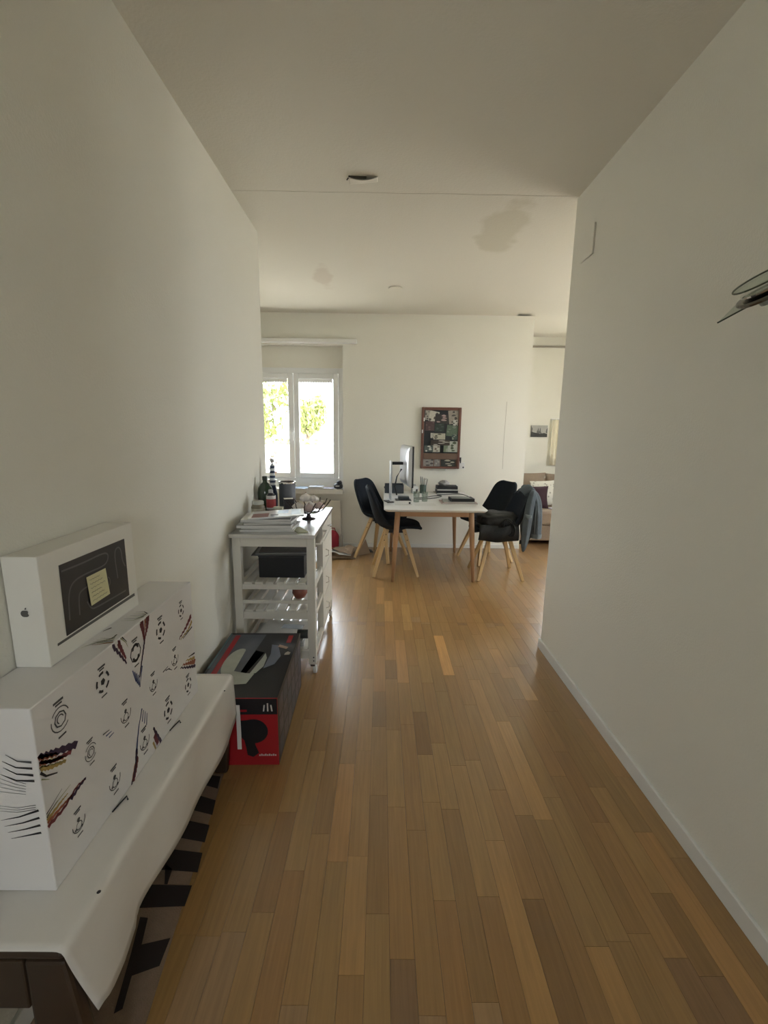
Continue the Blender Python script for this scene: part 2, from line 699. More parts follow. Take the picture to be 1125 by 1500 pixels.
# lace strips at the top of the panes, each on its own sash
LACE = mat('lace', (0.85, 0.84, 0.80), 0.8)
for i, (a, b) in enumerate(((-1.555, -1.135), (-1.015, -0.595))):
    t = MB()
    zt = 2.045
    n = 14
    poly = [(a, zt), (b, zt)] + [(b - (b - a) * j / (n * 4), zt - 0.042 - 0.012 * abs(math.sin(PI * j / 4))) for j in range(n * 4 + 1)]
    t.prism(poly, lambda u, v, d: (u, d, v), WY - 0.004, WY - 0.001)
    o = t.build('lace_valance', LACE)
    tag(o, ['scalloped white lace strip at the top of the window pane nearer the hallway wall',
            'scalloped white lace strip at the top of the window pane nearer the pinboard'][i], 'lace strip')
# handle
hm = MB().lathe([(0.013, 0), (0.013, 0.02), (0.009, 0.022), (0.009, 0.04)], (-1.075, WY - 0.062, 1.42), 12, 'Y').tube([(-1.075, WY - 0.06, 1.42), (-1.075, WY - 0.06, 1.31)], 0.008, 8)
hm.build('window_handle', WINDOW_WHITE, win)
# curtain board
struct('trim_4', box(-1.85, -0.297, YB - 0.09, YB, 2.425, 2.465), TRIM, bevel=0.004)
# sill
sill = struct('trim_5', box(WX0 - 0.05, -0.453, YB - 0.13, YB + 0.22, 0.682, 0.741), TRIM, bevel=0.005)

# off-view windows of the living room and the glazed hall door
window('window_2', 3.4, 4.8, 0.8, 2.35, FARR + 0.05, 2, 'x')
window('window_3', 2.62, 3.50, 0.955, 2.10, YA + 0.09, 1)
dr = bpy.data.objects.new('door_1', None)
C.objects.link(dr)
dr['kind'] = 'structure'
DOORM = mat('door_paint', (0.70, 0.67, 0.58), 0.5)
holed(MB(), 'x', BACK - 0.08, BACK - 0.04, -0.35, 0.58, 0.004, 2.08, [(-0.17, 0.40, 1.07, 1.97)]).build('door_leaf', DOORM, dr)
box(-0.17, 0.40, BACK - 0.064, BACK - 0.058, 1.07, 1.97).build('door_glass', PANE, dr)
box(-0.22, 0.45, BACK - 0.042, BACK - 0.034, 0.15, 0.92).build('door_panel', DOORM, dr, bevel=0.004)
MB().tube([(0.5, BACK - 0.05, 1.03), (0.5, BACK + 0.0, 1.03), (0.38, BACK + 0.0, 1.03)], 0.009, 8).build('door_handle', STEEL, dr)
portal('window_back_portal', (-1.07, WY + 0.12, 1.48), (0, -1, 0), 1.2, 1.4)
portal('hall_door_glass_offscreen', (0.115, BACK - 0.10, 1.52), (0, 1, 0), 0.57, 0.90)
portal('window_right_offscreen', (FARR + 0.19, 4.1, 1.57), (-1, 0, 0), 1.4, 1.55)
portal('window_alcove_offscreen', (3.06, YA + 0.19, 1.53), (0, -1, 0), 0.88, 1.15)

# ---------------------------------------------------------------- outdoors
gr = box(-30, 30, -30, 45, -0.45, -0.40).build('ground', mat('gravel', (0.55, 0.53, 0.48), 0.9, var=0.1, vscale=2))
gr['kind'] = 'structure'
LEAF = mat('leaf', (0.22, 0.25, 0.075), 0.6, var=0.4, vscale=1.5)
BARK = mat('bark', (0.10, 0.07, 0.05), 0.9)


def plant(name, label, loc, trunk_h, crown, n, size, seed, group=None):
    q = random.Random(seed)
    root = thing(name, label, 'tree' if 'tree' in name else 'hedge', loc, 0, group)
    lv = MB()
    for i in range(n):
        while True:
            d = Vector((q.uniform(-1, 1), q.uniform(-1, 1), q.uniform(-1, 1)))
            if d.length < 1:
                break
        p = Vector((d.x * crown[0], d.y * crown[1], d.z * crown[2] + trunk_h + crown[2] * 0.85))
        if mnoise.noise(p * 1.1 + Vector((seed, 0, 0))) < -0.12:
            continue
        e = Euler((q.uniform(0, 6), q.uniform(0, 6), q.uniform(0, 6))).to_matrix()
        s = size * q.uniform(0.6, 1.3)
        lv.quad([p + e @ Vector(v) * s for v in ((-1, 0, 0), (0, -0.5, 0.1), (1, 0, 0), (0, 0.5, 0.1))])
    fo = lv.build('foliage', LEAF, root)
    fo['kind'] = 'stuff'
    t = MB().tube([(0, 0, 0), (0.05, 0.02, trunk_h * 0.6), (0, 0, trunk_h + crown[2])], [0.12, 0.1, 0.03], 10)
    for k in range(5):
        a = k * 1.3
        t.tube([(0, 0, trunk_h * 0.8 + k * 0.15), (math.cos(a) * crown[0] * 0.6, math.sin(a) * crown[1] * 0.6, trunk_h + crown[2] * (0.6 + 0.2 * k))], [0.05, 0.015], 6)
    t.build('trunk', BARK, root)
    return root


plant('leafy_tree', 'tall leafy tree outside the window, seen through the pane by the hallway wall', (-4.2, 14.6, -0.4), 1.5, (1.35, 1.2, 1.9), 5000, 0.12, 3)
plant('bushy_tree', 'round yellow-green bushy tree outside, behind the pane nearer the pinboard', (-2.85, 17.2, -0.4), 1.7, (0.75, 0.9, 0.9), 2600, 0.10, 5)
hd = thing('clipped_hedge', 'low clipped yellow-green hedge below the trees outside the window', 'hedge', (-3.4, 13.3, -0.4))
q = random.Random(9)
hv = MB()
for i in range(4000):
    p = Vector((q.uniform(-2.2, 1.6), q.uniform(-0.3, 0.3), q.uniform(0.0, 1.55)))
    e = Euler((q.uniform(0, 6), q.uniform(0, 6), q.uniform(0, 6))).to_matrix()
    hv.quad([p + e @ Vector(v) * 0.09 for v in ((-1, 0, 0), (0, -0.5, 0.1), (1, 0, 0), (0, 0.5, 0.1))])
hf = hv.build('foliage', LEAF, hd)
hf['kind'] = 'stuff'
box(-2.2, 1.6, -0.26, 0.26, 0, 1.5).build('hedge_core', LEAF, hd, bevel=0.05)
gw = thing('garden_wall', 'low white garden wall in front of the hedge outside the window', 'wall', (-2.2, 11.8, -0.4))
box(-3.0, 3.0, -0.12, 0.12, 0, 1.38).build('wall_body', mat('render_white', (0.85, 0.84, 0.80), 0.9), gw)
box(-3.03, 3.03, -0.16, 0.16, 1.38, 1.43).build('coping', mat('coping_grey', (0.6, 0.6, 0.58), 0.9), gw)
hs = thing('neighbour_house', 'pale rendered house wall outside, behind the bushy tree', 'house', (0.3, 22, -0.4))
box(-2.6, 5.5, 0, 5, 0, 6).build('house_wall', mat('render_white', (0.85, 0.84, 0.80), 0.9), hs)
MB().prism([(-0.4, 6), (5.4, 6), (2.5, 8)], lambda a, b, d: (d, a, b), -3.0, 5.9).build('roof', mat('roof_tile', (0.45, 0.40, 0.36), 0.8), hs)
for wx in (-1.6, 0.4, 2.6):
    w_ = box(wx, wx + 0.9, -0.06, 0.02, 2.9, 4.2).build('shutter', mat('shutter_pale', (0.62, 0.64, 0.60), 0.7), hs)


# ================================================================== OBJECTS
BZ = 0.44            # bench top


def rot_box(mb, c, size, rz=0.0, rx=0.0, ry=0.0, mi=0):
    M = Matrix.Translation(c) @ Euler((rx, ry, rz)).to_matrix().to_4x4()
    mb.box(-size[0] / 2, size[0] / 2, -size[1] / 2, size[1] / 2, -size[2] / 2, size[2] / 2, M, mi)
    return mb


# ------------------------------------------------------------------ bench
by0, by1 = 0.70, 1.69
bxe = -0.612
bench = thing('hall_bench', 'low dark wooden bench with splayed end frames against the hallway wall', 'bench', (0, 0, 0))
box(XL + 0.004, bxe, by0, by1, BZ - 0.03, BZ - 0.004).build('bench_top', DARKWOOD, bench, bevel=0.012)
for y in (by0 + 0.002, by1 - 0.032):
    fn = lambda a, b, d: (a, d, b)
    z_f = 0.0058 if y < 1 else 0.0        # the near end stands on the mat
    lg = MB().prism([(bxe - 0.002, BZ - 0.032), (bxe - 0.085, BZ - 0.032), (bxe - 0.085, z_f), (bxe + (0.045 if y < 1 else -0.03), z_f)], fn, y, y + 0.03)
    lg.build('leg', DARKWOOD, bench, bevel=0.008)
    box(XL + 0.006, XL + 0.05, y, y + 0.03, z_f, BZ - 0.032).build('leg', DARKWOOD, bench, bevel=0.006)
    box(XL + 0.05, bxe - 0.085, y, y + 0.03, 0.288, BZ - 0.032).build('end_rail', DARKWOOD, bench, bevel=0.004)
box(bxe - 0.05, bxe - 0.025, by0 + 0.035, by1 - 0.035, BZ - 0.10, BZ - 0.034).build('side_rail', DARKWOOD, bench)

# ------------------------------------------------------------------ cover sheet draped over the bench
cl = thing('bench_cover', 'glossy white oilcloth sheet draped over the bench and hanging down its front', 'cloth', (0, 0, 0))
low = [(0.705, 0.236), (0.735, 0.222), (0.80, 0.222), (0.865, 0.236), (0.885, 0.262), (0.92, 0.262), (1.0, 0.252), (1.17, 0.236), (1.34, 0.234), (1.54, 0.236), (1.66, 0.25), (1.705, 0.27)]


def lowz(y):
    if y <= low[0][0]:
        return low[0][1]
    for (a, za), (b, zb) in zip(low, low[1:]):
        if y <= b:
            return za + (zb - za) * (y - a) / (b - a)
    return low[-1][1]


def cloth_pt(u, v):
    y = by0 - 0.004 + (by1 + 0.008 - by0) * v
    w_top = bxe + 0.004 - XL - 0.004
    zl = lowz(y)
    drop = BZ - zl
    L = w_top + drop
    R_ = 0.014
    s = u * L
    wob = mnoise.noise(Vector((s * 9, y * 3.1, 0.3)))
    if s < w_top - R_:
        x, z = XL + 0.004 + s, BZ + 0.0015 + 0.0008 * (wob + 1)
    else:
        k = (s - (w_top - R_)) / (R_ * 1.57)
        if k < 1:
            a = k * PI / 2
            x, z = XL + 0.004 + w_top - R_ + R_ * math.sin(a), BZ + 0.0015 - R_ + R_ * math.cos(a)
        else:
            rem = s - (w_top - R_) - R_ * 1.57
            x = XL + 0.004 + w_top + rem * 0.05 + 0.006 * rem / 0.2 * (1 + wob) + 0.004 * math.sin(y * 17 + rem * 8) * min(1, rem / 0.1)
            z = BZ - R_ - rem
    y += 0.20 * max(0.0, BZ - 0.01 - z) * (1 - v)      # the flap's near edge slants back
    return (x, y, z)


cm = MB()
us = [0, 0.2, 0.4, 0.46, 0.5, 0.52, 0.54, 0.56, 0.58, 0.6, 0.63, 0.67, 0.72, 0.78, 0.84, 0.9, 0.95, 1.0]
n0 = 0
NV = 60
for j in range(NV + 1):
    for u in us:
        cm.v.append(cloth_pt(u, j / NV))
for j in range(NV):
    for i in range(len(us) - 1):
        a = j * len(us) + i
        cm.f.append((a, a + 1, a + len(us) + 1, a + len(us)))
        cm.mi.append(0)
cm.build('sheet', SHEET, cl, smooth=True, solid=0.0015)
for (px, py) in ((145, 1308), (329, 1013)):
    p = at(px, py, Z=BZ)
    MB().lathe([(0.0045 if py > 1200 else 0.003, 0), (0.003, 0.0012)], (p.x, p.y, BZ + 0.0028), 10).build('eyelet_hole', INK, cl)
st = MB().grid(lambda u, v: (-0.604 + 0.018 * u, by1 + 0.003 + 0.003 * math.sin(v * 3), 0.30 - 0.21 * v), 1, 8)
st.build('loose_strip', SHEET, cl, solid=0.001)

# ------------------------------------------------------------------ printed football carton
CX0, CX1, CY0, CY1, CZ0, CZ1 = XL + 0.004, -0.703, 0.81, 1.575, BZ + 0.0035, 0.887
ct = thing('football_carton', 'large white carton printed with footballs and coloured zigzag bands, on the bench', 'box', (0, 0, 0))
box(CX0, CX1, CY0, CY1, CZ0, CZ1).build('carton_body', CARTON_WHITE, ct, bevel=0.0025)
INKS = {'k': INK, 'g': GREYINK, 'p': mat('ink_purple', (0.04, 0.018, 0.05), 0.6), 'm': mat('ink_maroon', (0.16, 0.025, 0.03), 0.6),
        'o': mat('ink_orange', (0.33, 0.10, 0.05), 0.6), 'y': mat('ink_ochre', (0.42, 0.30, 0.09), 0.6), 'l': mat('ink_olive', (0.35, 0.36, 0.20), 0.6),
        'b': mat('ink_blue', (0.05, 0.08, 0.20), 0.6), 'w': CARTON_WHITE}
OFF = 0.0007


def F_front(px, py):
    p = at(px, py, X=CX1)
    return (min(max(p.y, CY0 + 0.002), CY1 - 0.002), min(max(p.z, CZ0 + 0.002), CZ1 - 0.002))


def F_near(px, py):
    p = at(px, py, Y=CY0)
    return (p.x, p.z)


def F_top(px, py):
    p = at(px, py, Z=CZ1)
    return (min(max(p.x, CX0 + 0.002), CX1 - 0.002), p.y)


TO3 = {'front': lambda a, b, d: (CX1 + d, a, b), 'near': lambda a, b, d: (a, CY0 - d, b), 'top': lambda a, b, d: (a, b, CZ1 + d)}
FP = {'front': F_front, 'near': F_near, 'top': F_top}


def ribbon(poly, widths, face):
    """2D ribbon polygon in the face plane"""
    Lp, Rp = [], []
    n = len(poly)
    for i, (a, b) in enumerate(poly):
        a0, b0 = poly[max(0, i - 1)]
        a1, b1 = poly[min(n - 1, i + 1)]
        dx, dy = a1 - a0, b1 - b0
        l = math.hypot(dx, dy) or 1
        nx, ny = -dy / l, dx / l
        w = widths[i] / 2
        Lp.append((a + nx * w, b + ny * w))
        Rp.append((a - nx * w, b - ny * w))
    mb = MB()
    for i in range(n - 1):
        mb.quad([TO3[face](*q_, OFF) for q_ in (Lp[i], Lp[i + 1], Rp[i + 1], Rp[i])])
    return mb


def zoom1(x, y):
    return (x * 0.32, 740 + y * 0.32)


def band(face, pts, col, w0, w1, zig=0.0, seg=1, dash=False):
    P = [FP[face](*zoom1(*p)) for p in pts]
    out, ws = [], []
    N = max(seg, 1)
    full = []
    for (a, b), (c, d) in zip(P, P[1:]):
        for k in range(N):
            full.append((a + (c - a) * k / N, b + (d - b) * k / N))
    full.append(P[-1])
    n = len(full)
    for i, (a, b) in enumerate(full):
        t = i / (n - 1)
        z = zig * (1 if i % 2 else -1) * (1 - 0.4 * t)
        out.append((a, b + z))
        ws.append(w0 + (w1 - w0) * t)
    o = ribbon(out, ws, face).build('printed_band', INKS[col], ct)
    return o


B_ = band
# near-edge group
B_('front', [(155, 1172), (250, 1130), (350, 1095)], 'p', 0.010, 0.017, 0.003, 7)
B_('front', [(155, 1178), (260, 1140)], 'o', 0.012, 0.008, 0.003, 8)
B_('front', [(160, 1196), (240, 1172), (325, 1128)], 'm', 0.006, 0.010, 0.002, 7)
B_('front', [(160, 1204), (290, 1155)], 'o', 0.008, 0.006, 0.002, 8)
B_('front', [(162, 1226), (230, 1200), (300, 1170)], 'y', 0.011, 0.007, 0.002, 7)
B_('front', [(160, 1250), (210, 1240), (262, 1224)], 'k', 0.006, 0.003)
B_('front', [(166, 1188), (300, 1146)], 'l', 0.003, 0.002, 0.002, 7)
B_('front', [(166, 1215), (290, 1172)], 'l', 0.003, 0.002, 0.002, 7)
B_('front', [(165, 1280), (225, 1255)], 'l', 0.003, 0.001)
for i, (a, b) in enumerate((((30, 1150), (150, 1177)), ((15, 1168), (152, 1205)), ((20, 1185), (155, 1236)), ((15, 1206), (158, 1262)))):
    y0 = a[1] + 12 * i
    B_('near', [(a[0] - 5, y0 - 8), ((a[0] + b[0]) / 2 - 10, (y0 + b[1]) / 2 + 8), (b[0] - 2 - 3 + i * 2, b[1])], 'k' if i else 'g', 0.0008, 0.0055)
for i in range(5):
    B_('near', [(0, 1230 + i * 20), (70, 1262 + i * 14), (120, 1275 + i * 12)], 'g', 0.0006, 0.001)
# lower group at the near edge
B_('front', [(212, 1480), (290, 1390), (352, 1285), (392, 1250)], 'm', 0.010, 0.003, 0.002, 5)
B_('front', [(325, 1345), (360, 1290), (392, 1248)], 'p', 0.010, 0.006, 0.002, 4)
B_('front', [(205, 1468), (290, 1370), (330, 1325)], 'o', 0.008, 0.005, 0.001, 6)
B_('front', [(200, 1460), (280, 1355), (310, 1318)], 'y', 0.009, 0.002, 0.001, 6)
B_('front', [(192, 1450), (270, 1345), (322, 1278)], 'l', 0.004, 0.001)
B_('front', [(190, 1440), (240, 1370), (282, 1298)], 'k', 0.003, 0.001)
B_('front', [(196, 1452), (236, 1392), (262, 1352)], 'k', 0.0035, 0.001)
for i in range(4):
    yy = 1410 + i * 28
    B_('near', [(5 + i * 16, yy + 32), (90 + i * 14, yy + 16), (178 + i * 4, yy - 14 + i * 6)], 'k', 0.0006, 0.0052)
for i in range(3):
    B_('near', [(0, 1375 + 12 * i), (80, 1385 + 10 * i), (165, 1372 + 10 * i)], 'g', 0.0006, 0.0016)
# upper middle
B_('front', [(512, 642), (545, 680), (578, 722)], 'p', 0.012, 0.005, 0.004, 5)
B_('front', [(538, 625), (560, 672), (575, 700)], 'm', 0.016, 0.006, 0.004, 5)
B_('front', [(550, 602), (575, 628), (585, 650)], 'l', 0.004, 0.001)
B_('front', [(556, 596), (580, 625)], 'k', 0.004, 0.001)
B_('front', [(645, 530), (655, 580), (660, 625)], 'm', 0.022, 0.006, 0.004, 6)
B_('front', [(675, 505), (672, 560), (662, 610)], 'm', 0.020, 0.006, 0.004, 6)
B_('front', [(664, 520), (662, 570)], 'o', 0.010, 0.004, 0.003, 6)
B_('front', [(662, 610), (655, 665), (645, 735), (638, 790)], 'p', 0.008, 0.005, 0.002, 5)
for i in range(4):
    B_('front', [(606 + i * 9, 758 + i * 6), (622 + i * 6, 808 + i * 8)], 'b', 0.004, 0.004)
B_('front', [(650, 735), (640, 830)], 'b', 0.006, 0.001)
for i in range(6):
    B_('top', [(370 + i * 18, 655 - i * 9), (440 + i * 14, 632 - i * 4), (515 + i * 4, 628 - i * 7)], 'k' if i % 2 else 'l', 0.0008, 0.0040)
B_('top', [(420, 642), (520, 628)], 'o', 0.001, 0.006)
for i in range(6):
    B_('top', [(552 + i * 14, 530 - i * 8), (610 + i * 10, 528 - i * 8), (655 + i * 4, 512 - i * 3)], 'k' if i % 2 else 'l', 0.0008, 0.0042)
B_('top', [(472, 578), (510, 562)], 'k', 0.002, 0.006)
# lower middle
for i in range(4):
    B_('front', [(648 + i * 8, 930 + i * 7), (640 + i * 10, 985 + i * 7)], 'b', 0.003, 0.004)
B_('front', [(650, 930), (635, 1010), (628, 1080), (625, 1130)], 'b', 0.003, 0.008, 0.001, 4)
B_('front', [(626, 1110), (622, 1180), (610, 1250), (600, 1280)], 'p', 0.012, 0.006, 0.003, 5)
B_('front', [(630, 1150), (622, 1210), (612, 1262)], 'm', 0.013, 0.008, 0.003, 5)
B_('front', [(618, 1180), (604, 1265)], 'o', 0.005, 0.006, 0.002, 5)
B_('front', [(700, 1018), (718, 1050), (736, 1082)], 'p', 0.008, 0.012, 0.003, 4)
B_('front', [(705, 1050), (722, 1090)], 'm', 0.016, 0.014, 0.003, 4)
B_('front', [(700, 1085), (712, 1115)], 'y', 0.008, 0.006)
# far edge
B_('front', [(820, 612), (850, 560), (874, 505)], 'm', 0.004, 0.018, 0.003, 6)
B_('front', [(826, 615), (860, 572), (878, 530)], 'y', 0.003, 0.012, 0.002, 6)
B_('front', [(836, 612), (878, 556)], 'k', 0.002, 0.006)
B_('front', [(825, 745), (860, 742), (893, 735)], 'p', 0.004, 0.012, 0.003, 6)
B_('front', [(835, 732), (865, 722), (892, 715)], 'o', 0.004, 0.020, 0.003, 6)
B_('front', [(850, 712), (890, 698)], 'y', 0.003, 0.012, 0.002, 6)
B_('front', [(862, 695), (890, 676)], 'k', 0.002, 0.007)
for i in range(3):
    B_('front', [(745 + i * 12, 765 - i * 8), (768 + i * 9, 738 + i * 8)], 'g', 0.004, 0.002)
    B_('front', [(470 + i * 14, 1052 + i * 6), (500 + i * 10, 1028 + i * 6)], 'b' if i else 'g', 0.004, 0.002)


def ball_print(px, py, hpx, style):
    a, b = F_front(*zoom1(px, py))
    top_ = F_front(*zoom1(px, py - hpx / 2))
    R_ = abs(top_[1] - b)
    mb = MB()
    n = 20

    def arc(r, a0, a1, w, cx=0, cy=0):
        K_ = 8
        for k in range(K_):
            t0, t1 = a0 + (a1 - a0) * k / K_, a0 + (a1 - a0) * (k + 1) / K_
            q4 = [(cx + (r + w) * math.cos(t0), cy + (r + w) * math.sin(t0)), (cx + (r + w) * math.cos(t1), cy + (r + w) * math.sin(t1)),
                  (cx + (r - w) * math.cos(t1), cy + (r - w) * math.sin(t1)), (cx + (r - w) * math.cos(t0), cy + (r - w) * math.sin(t0))]
            mb.quad([TO3['front'](a + u, b + v, OFF) for u, v in q4])

    def poly(cx, cy, r, k, ph):
        mb.quad([TO3['front'](a + cx + r * math.cos(ph + 2 * PI * i / k), b + cy + r * math.sin(ph + 2 * PI * i / k), OFF) for i in range(k)])
    w = R_ * 0.05
    if style == 0:      # outlined circle with triangular core
        arc(R_, 0.3, 2.5, w)
        arc(R_, 2.9, 5.6, w)
        arc(R_ * 0.62, 0, 2 * PI, w * 1.3)
        arc(R_ * 0.35, 0.2, 4.2, w)
    elif style == 1:    # dark patches round the rim
        for k in range(5):
            arc(R_ * 0.92, k * 1.257 + 0.1, k * 1.257 + 0.85, w * 2.6)
        poly(0, 0, R_ * 0.36, 5, 1.2)
    elif style == 2:    # swirl
        arc(R_, 0, 2 * PI, w * 1.4)
        arc(R_ * 0.5, 0, PI, w * 3.2, 0, R_ * 0.4)
        arc(R_ * 0.5, PI, 2 * PI, w * 3.2, 0, -R_ * 0.4)
    elif style == 3:    # open ball with hexagon lines
        arc(R_ * 0.98, 3.0, 6.4, w)
        poly(0, R_ * 0.35, R_ * 0.26, 6, 0)
        arc(R_ * 0.45, 0, 2 * PI, w, 0, -R_ * 0.35)
        poly(-R_ * 0.55, -R_ * 0.5, R_ * 0.16, 5, 0)
        poly(R_ * 0.4, -R_ * 0.75, R_ * 0.16, 5, 0)
    o = mb.build('printed_football', GREYINK if style in (0, 3) else INK, ct)
    # caption dashes above and below
    for (dy, w_, h_) in ((1.55, 0.9, 0.10), (1.30, 0.6, 0.08), (-1.45, 0.7, 0.08)):
        cp = MB()
        cp.quad([TO3['front'](a + u * R_ * w_ / 1.6, b + R_ * dy + v * R_ * h_, OFF) for u, v in ((-1, -1), (1, -1), (1, 1), (-1, 1))])
        cp.build('printed_caption', GREYINK, ct)


for (x, y, h_, s_) in ((275, 978, 115, 0), (470, 808, 95, 1), (620, 675, 85, 2), (735, 572, 80, 1), (828, 482, 55, 1), (575, 955, 80, 3), (800, 702, 65, 3),
                       (702, 818, 68, 3), (861, 822, 62, 1), (770, 938, 78, 1), (415, 1130, 78, 0), (662, 1078, 80, 3), (525, 1258, 85, 3), (360, 1452, 85, 3)):
    ball_print(x, y, h_, s_)
# strap hooks at the carton's foot
for (px, py) in ((255, 1065), (171, 1181)):
    p = at(px, py, Z=BZ + 0.004)
    MB().tube([(CX1 + 0.002, p.y - 0.02, BZ + 0.006), (CX1 + 0.006, p.y + 0.01, BZ + 0.006), (CX1 + 0.012, p.y + 0.03, BZ + 0.008), (CX1 + 0.02, p.y + 0.02, BZ + 0.006)], 0.002, 6).build('carton_tab', BLACK, ct)

# ------------------------------------------------------------------ laptop box
LX0, LX1, LY0, LY1, LZ0, LZ1 = XL + 0.003, -0.775, 0.967, 1.352, CZ1 + 0.0003, 1.158
lb = thing('laptop_box', 'white laptop carton with black swirl picture and yellow note, standing on the football carton', 'box', (0, 0, 0))
box(LX0, LX1, LY0, LY1, LZ0, LZ1).build('box_body', mat('laptop_carton', (0.82, 0.80, 0.73), 0.45), lb, bevel=0.002)


def zl(x, y):
    p = at(x * 220 / 1125, 760 + y * 240 / 1227, X=LX1)
    return (p.y, p.z)


def lquad(pts, off):
    return MB().quad([(LX1 + off, *zl(*p)) for p in pts])


lquad([(497, 880), (968, 570), (928, 148), (435, 350)], 0.0008).build('picture_screen', mat('screen_print', (0.010, 0.011, 0.012), 0.35), lb)
lquad([(430, 955), (1008, 575), (1004, 555), (428, 935)], 0.0010).build('picture_laptop_edge', mat('edge_print', (0.10, 0.095, 0.085), 0.4), lb)
GLOW = mat('swirl_grey', (0.11, 0.11, 0.11), 0.5)


def swirl(pts, w):
    P = [zl(*p) for p in pts]
    Q = []
    # smooth the polyline
    for _ in range(2):
        R2 = [P[0]]
        for a, b in zip(P, P[1:]):
            R2 += [(a[0] * .75 + b[0] * .25, a[1] * .75 + b[1] * .25), (a[0] * .25 + b[0] * .75, a[1] * .25 + b[1] * .75)]
        P = R2 + [P[-1]]
    mb = MB()
    n = len(P)
    for i in range(n - 1):
        (a, b), (c, d) = P[i], P[i + 1]
        l = math.hypot(c - a, d - b) or 1
        nx, ny = -(d - b) / l * w / 2, (c - a) / l * w / 2
        mb.quad([(LX1 + 0.0013, a + nx, b + ny), (LX1 + 0.0013, c + nx, d + ny), (LX1 + 0.0013, c - nx, d - ny), (LX1 + 0.0013, a - nx, b - ny)])
    mb.build('picture_swirl', GLOW, lb)


swirl([(455, 395), (620, 330), (770, 255), (810, 262), (800, 325), (760, 360), (640, 410), (540, 470), (508, 570), (520, 760)], 0.0045)
swirl([(595, 720), (585, 570), (610, 535), (650, 508)], 0.0045)
swirl([(880, 445), (850, 250), (880, 205), (905, 235), (912, 310), (935, 355)], 0.0045)
swirl([(650, 620), (680, 672), (710, 668), (830, 600), (940, 535)], 0.0045)
swirl([(805, 435), (822, 450), (822, 490), (806, 505)], 0.003)
nt_ = MB()
P4 = [zl(*p) for p in ((640, 440), (785, 368), (812, 560), (672, 652))]
nt_.quad([(LX1 + 0.002 + 0.003 * (i in (2, 3)), *p) for i, p in enumerate(P4)])
note = nt_.build('sticky_note', YELLOW, lb)
for k in range(6):
    t = 0.14 + k * 0.145
    A = [P4[0][i] * (1 - t) + P4[3][i] * t for i in (0, 1)]
    Bq = [P4[1][i] * (1 - t) + P4[2][i] * t for i in (0, 1)]
    ln_ = MB()
    pts = []
    for j in range(14):
        f_ = 0.1 + 0.75 * j / 13 * (0.7 + 0.3 * ((k * 7) % 3) / 2)
        pts.append((LX1 + 0.0032 + 0.003 * t, A[0] + (Bq[0] - A[0]) * f_, A[1] + (Bq[1] - A[1]) * f_ + 0.0016 * math.sin(j * 2.1 + k)))
    ln_.tube(pts, 0.0004, 4)
    ln_.build('handwriting', GREYINK, note)
# emblem on the near end: bitten fruit with a leaf
ap = at(37, 899, Y=LY0)
em = MB()
ring_ = []
for i in range(28):
    a = 2 * PI * i / 28
    r_ = 0.0095 * (1 + 0.06 * math.cos(2 * a) - 0.12 * max(0, math.sin(a)) ** 8 - 0.08 * max(0, -math.sin(a)) ** 8)
    x_, z_ = r_ * math.cos(a), r_ * 0.98 * math.sin(a)
    if math.hypot(x_ - 0.0115, z_ - 0.001) < 0.0048:
        x_ = 0.0115 - math.sqrt(max(0, 0.0048 ** 2 - (z_ - 0.001) ** 2))
    ring_.append((ap.x + x_, LY0 - 0.0008, ap.z + z_))
em.quad(ring_)
em.quad([(ap.x + a, LY0 - 0.0008, ap.z + b) for a, b in ((0, 0.0098), (0.004, 0.0108), (0.0045, 0.0155), (0.0008, 0.0135))])
em.build('emblem', mat('emblem_grey', (0.10, 0.10, 0.095), 0.3), lb)

# ------------------------------------------------------------------ patterned mat under the bench
mt = thing('coir_mat', 'flat brown coir mat with dark rib pattern, half under the bench', 'mat', (0, 0, 0))
MB().prism([(-0.845, 0.40), (-0.515, 0.40), (-0.655, 1.652), (-0.845, 1.652)], lambda a, b, d: (a, b, d), 0.0003, 0.006).build('mat_body', COIR, mt)


def z6(x, y):
    return at(150 + x * 0.28, 1080 + y * 0.28, Z=0.0068)


for pts, left in (([(205, 1085), (355, 1050), (298, 1195), (150, 1248)], ()),
                  ([(198, 940), (238, 945), (205, 1085), (150, 1260), (105, 1420), (60, 1445), (150, 1130)], ()),
                  ([(270, 770), (468, 775), (430, 882), (212, 895)], (0, 3)),
                  ([(390, 580), (523, 605), (498, 705), (360, 690)], (0, 3)),
                  ([(330, 660), (365, 690), (340, 768), (325, 768)], ()),
                  ([(470, 425), (560, 460), (535, 548), (420, 515)], (0, 3)),
                  ([(540, 295), (592, 330), (575, 405), (498, 370)], (0, 3)),
                  ([(595, 175), (618, 205), (603, 268), (565, 240)], (0, 3))):
    P = [z6(*p) for p in pts]
    for i in left:
        P[i].x -= 0.05
    for p in P:
        p.y = min(p.y, 1.648)
    MB().prism([(p.x, p.y) for p in P], lambda a, b, d: (a, b, d), 0.0055, 0.0072).build('dark_rib', COIRD, mt)

# ------------------------------------------------------------------ vacuum carton
VX0, VX1, VY0, VY1, VZ = -0.815, -0.432, 1.708, 2.325, 0.320
vb = thing('vacuum_carton', 'black and red appliance carton with cut-out hand hole, on the floor before the trolley', 'box', ((VX0 + VX1) / 2, VY0, 0.0005), math.radians(1.2))
hx = (VX1 - VX0) / 2
VL = VY1 - VY0
BOXK = mat('box_black', (0.016, 0.016, 0.018), 0.35, var=0.3, vscale=6)
RIMG = mat('box_picture', (0.11, 0.095, 0.11), 0.35, var=0.9, vscale=28)
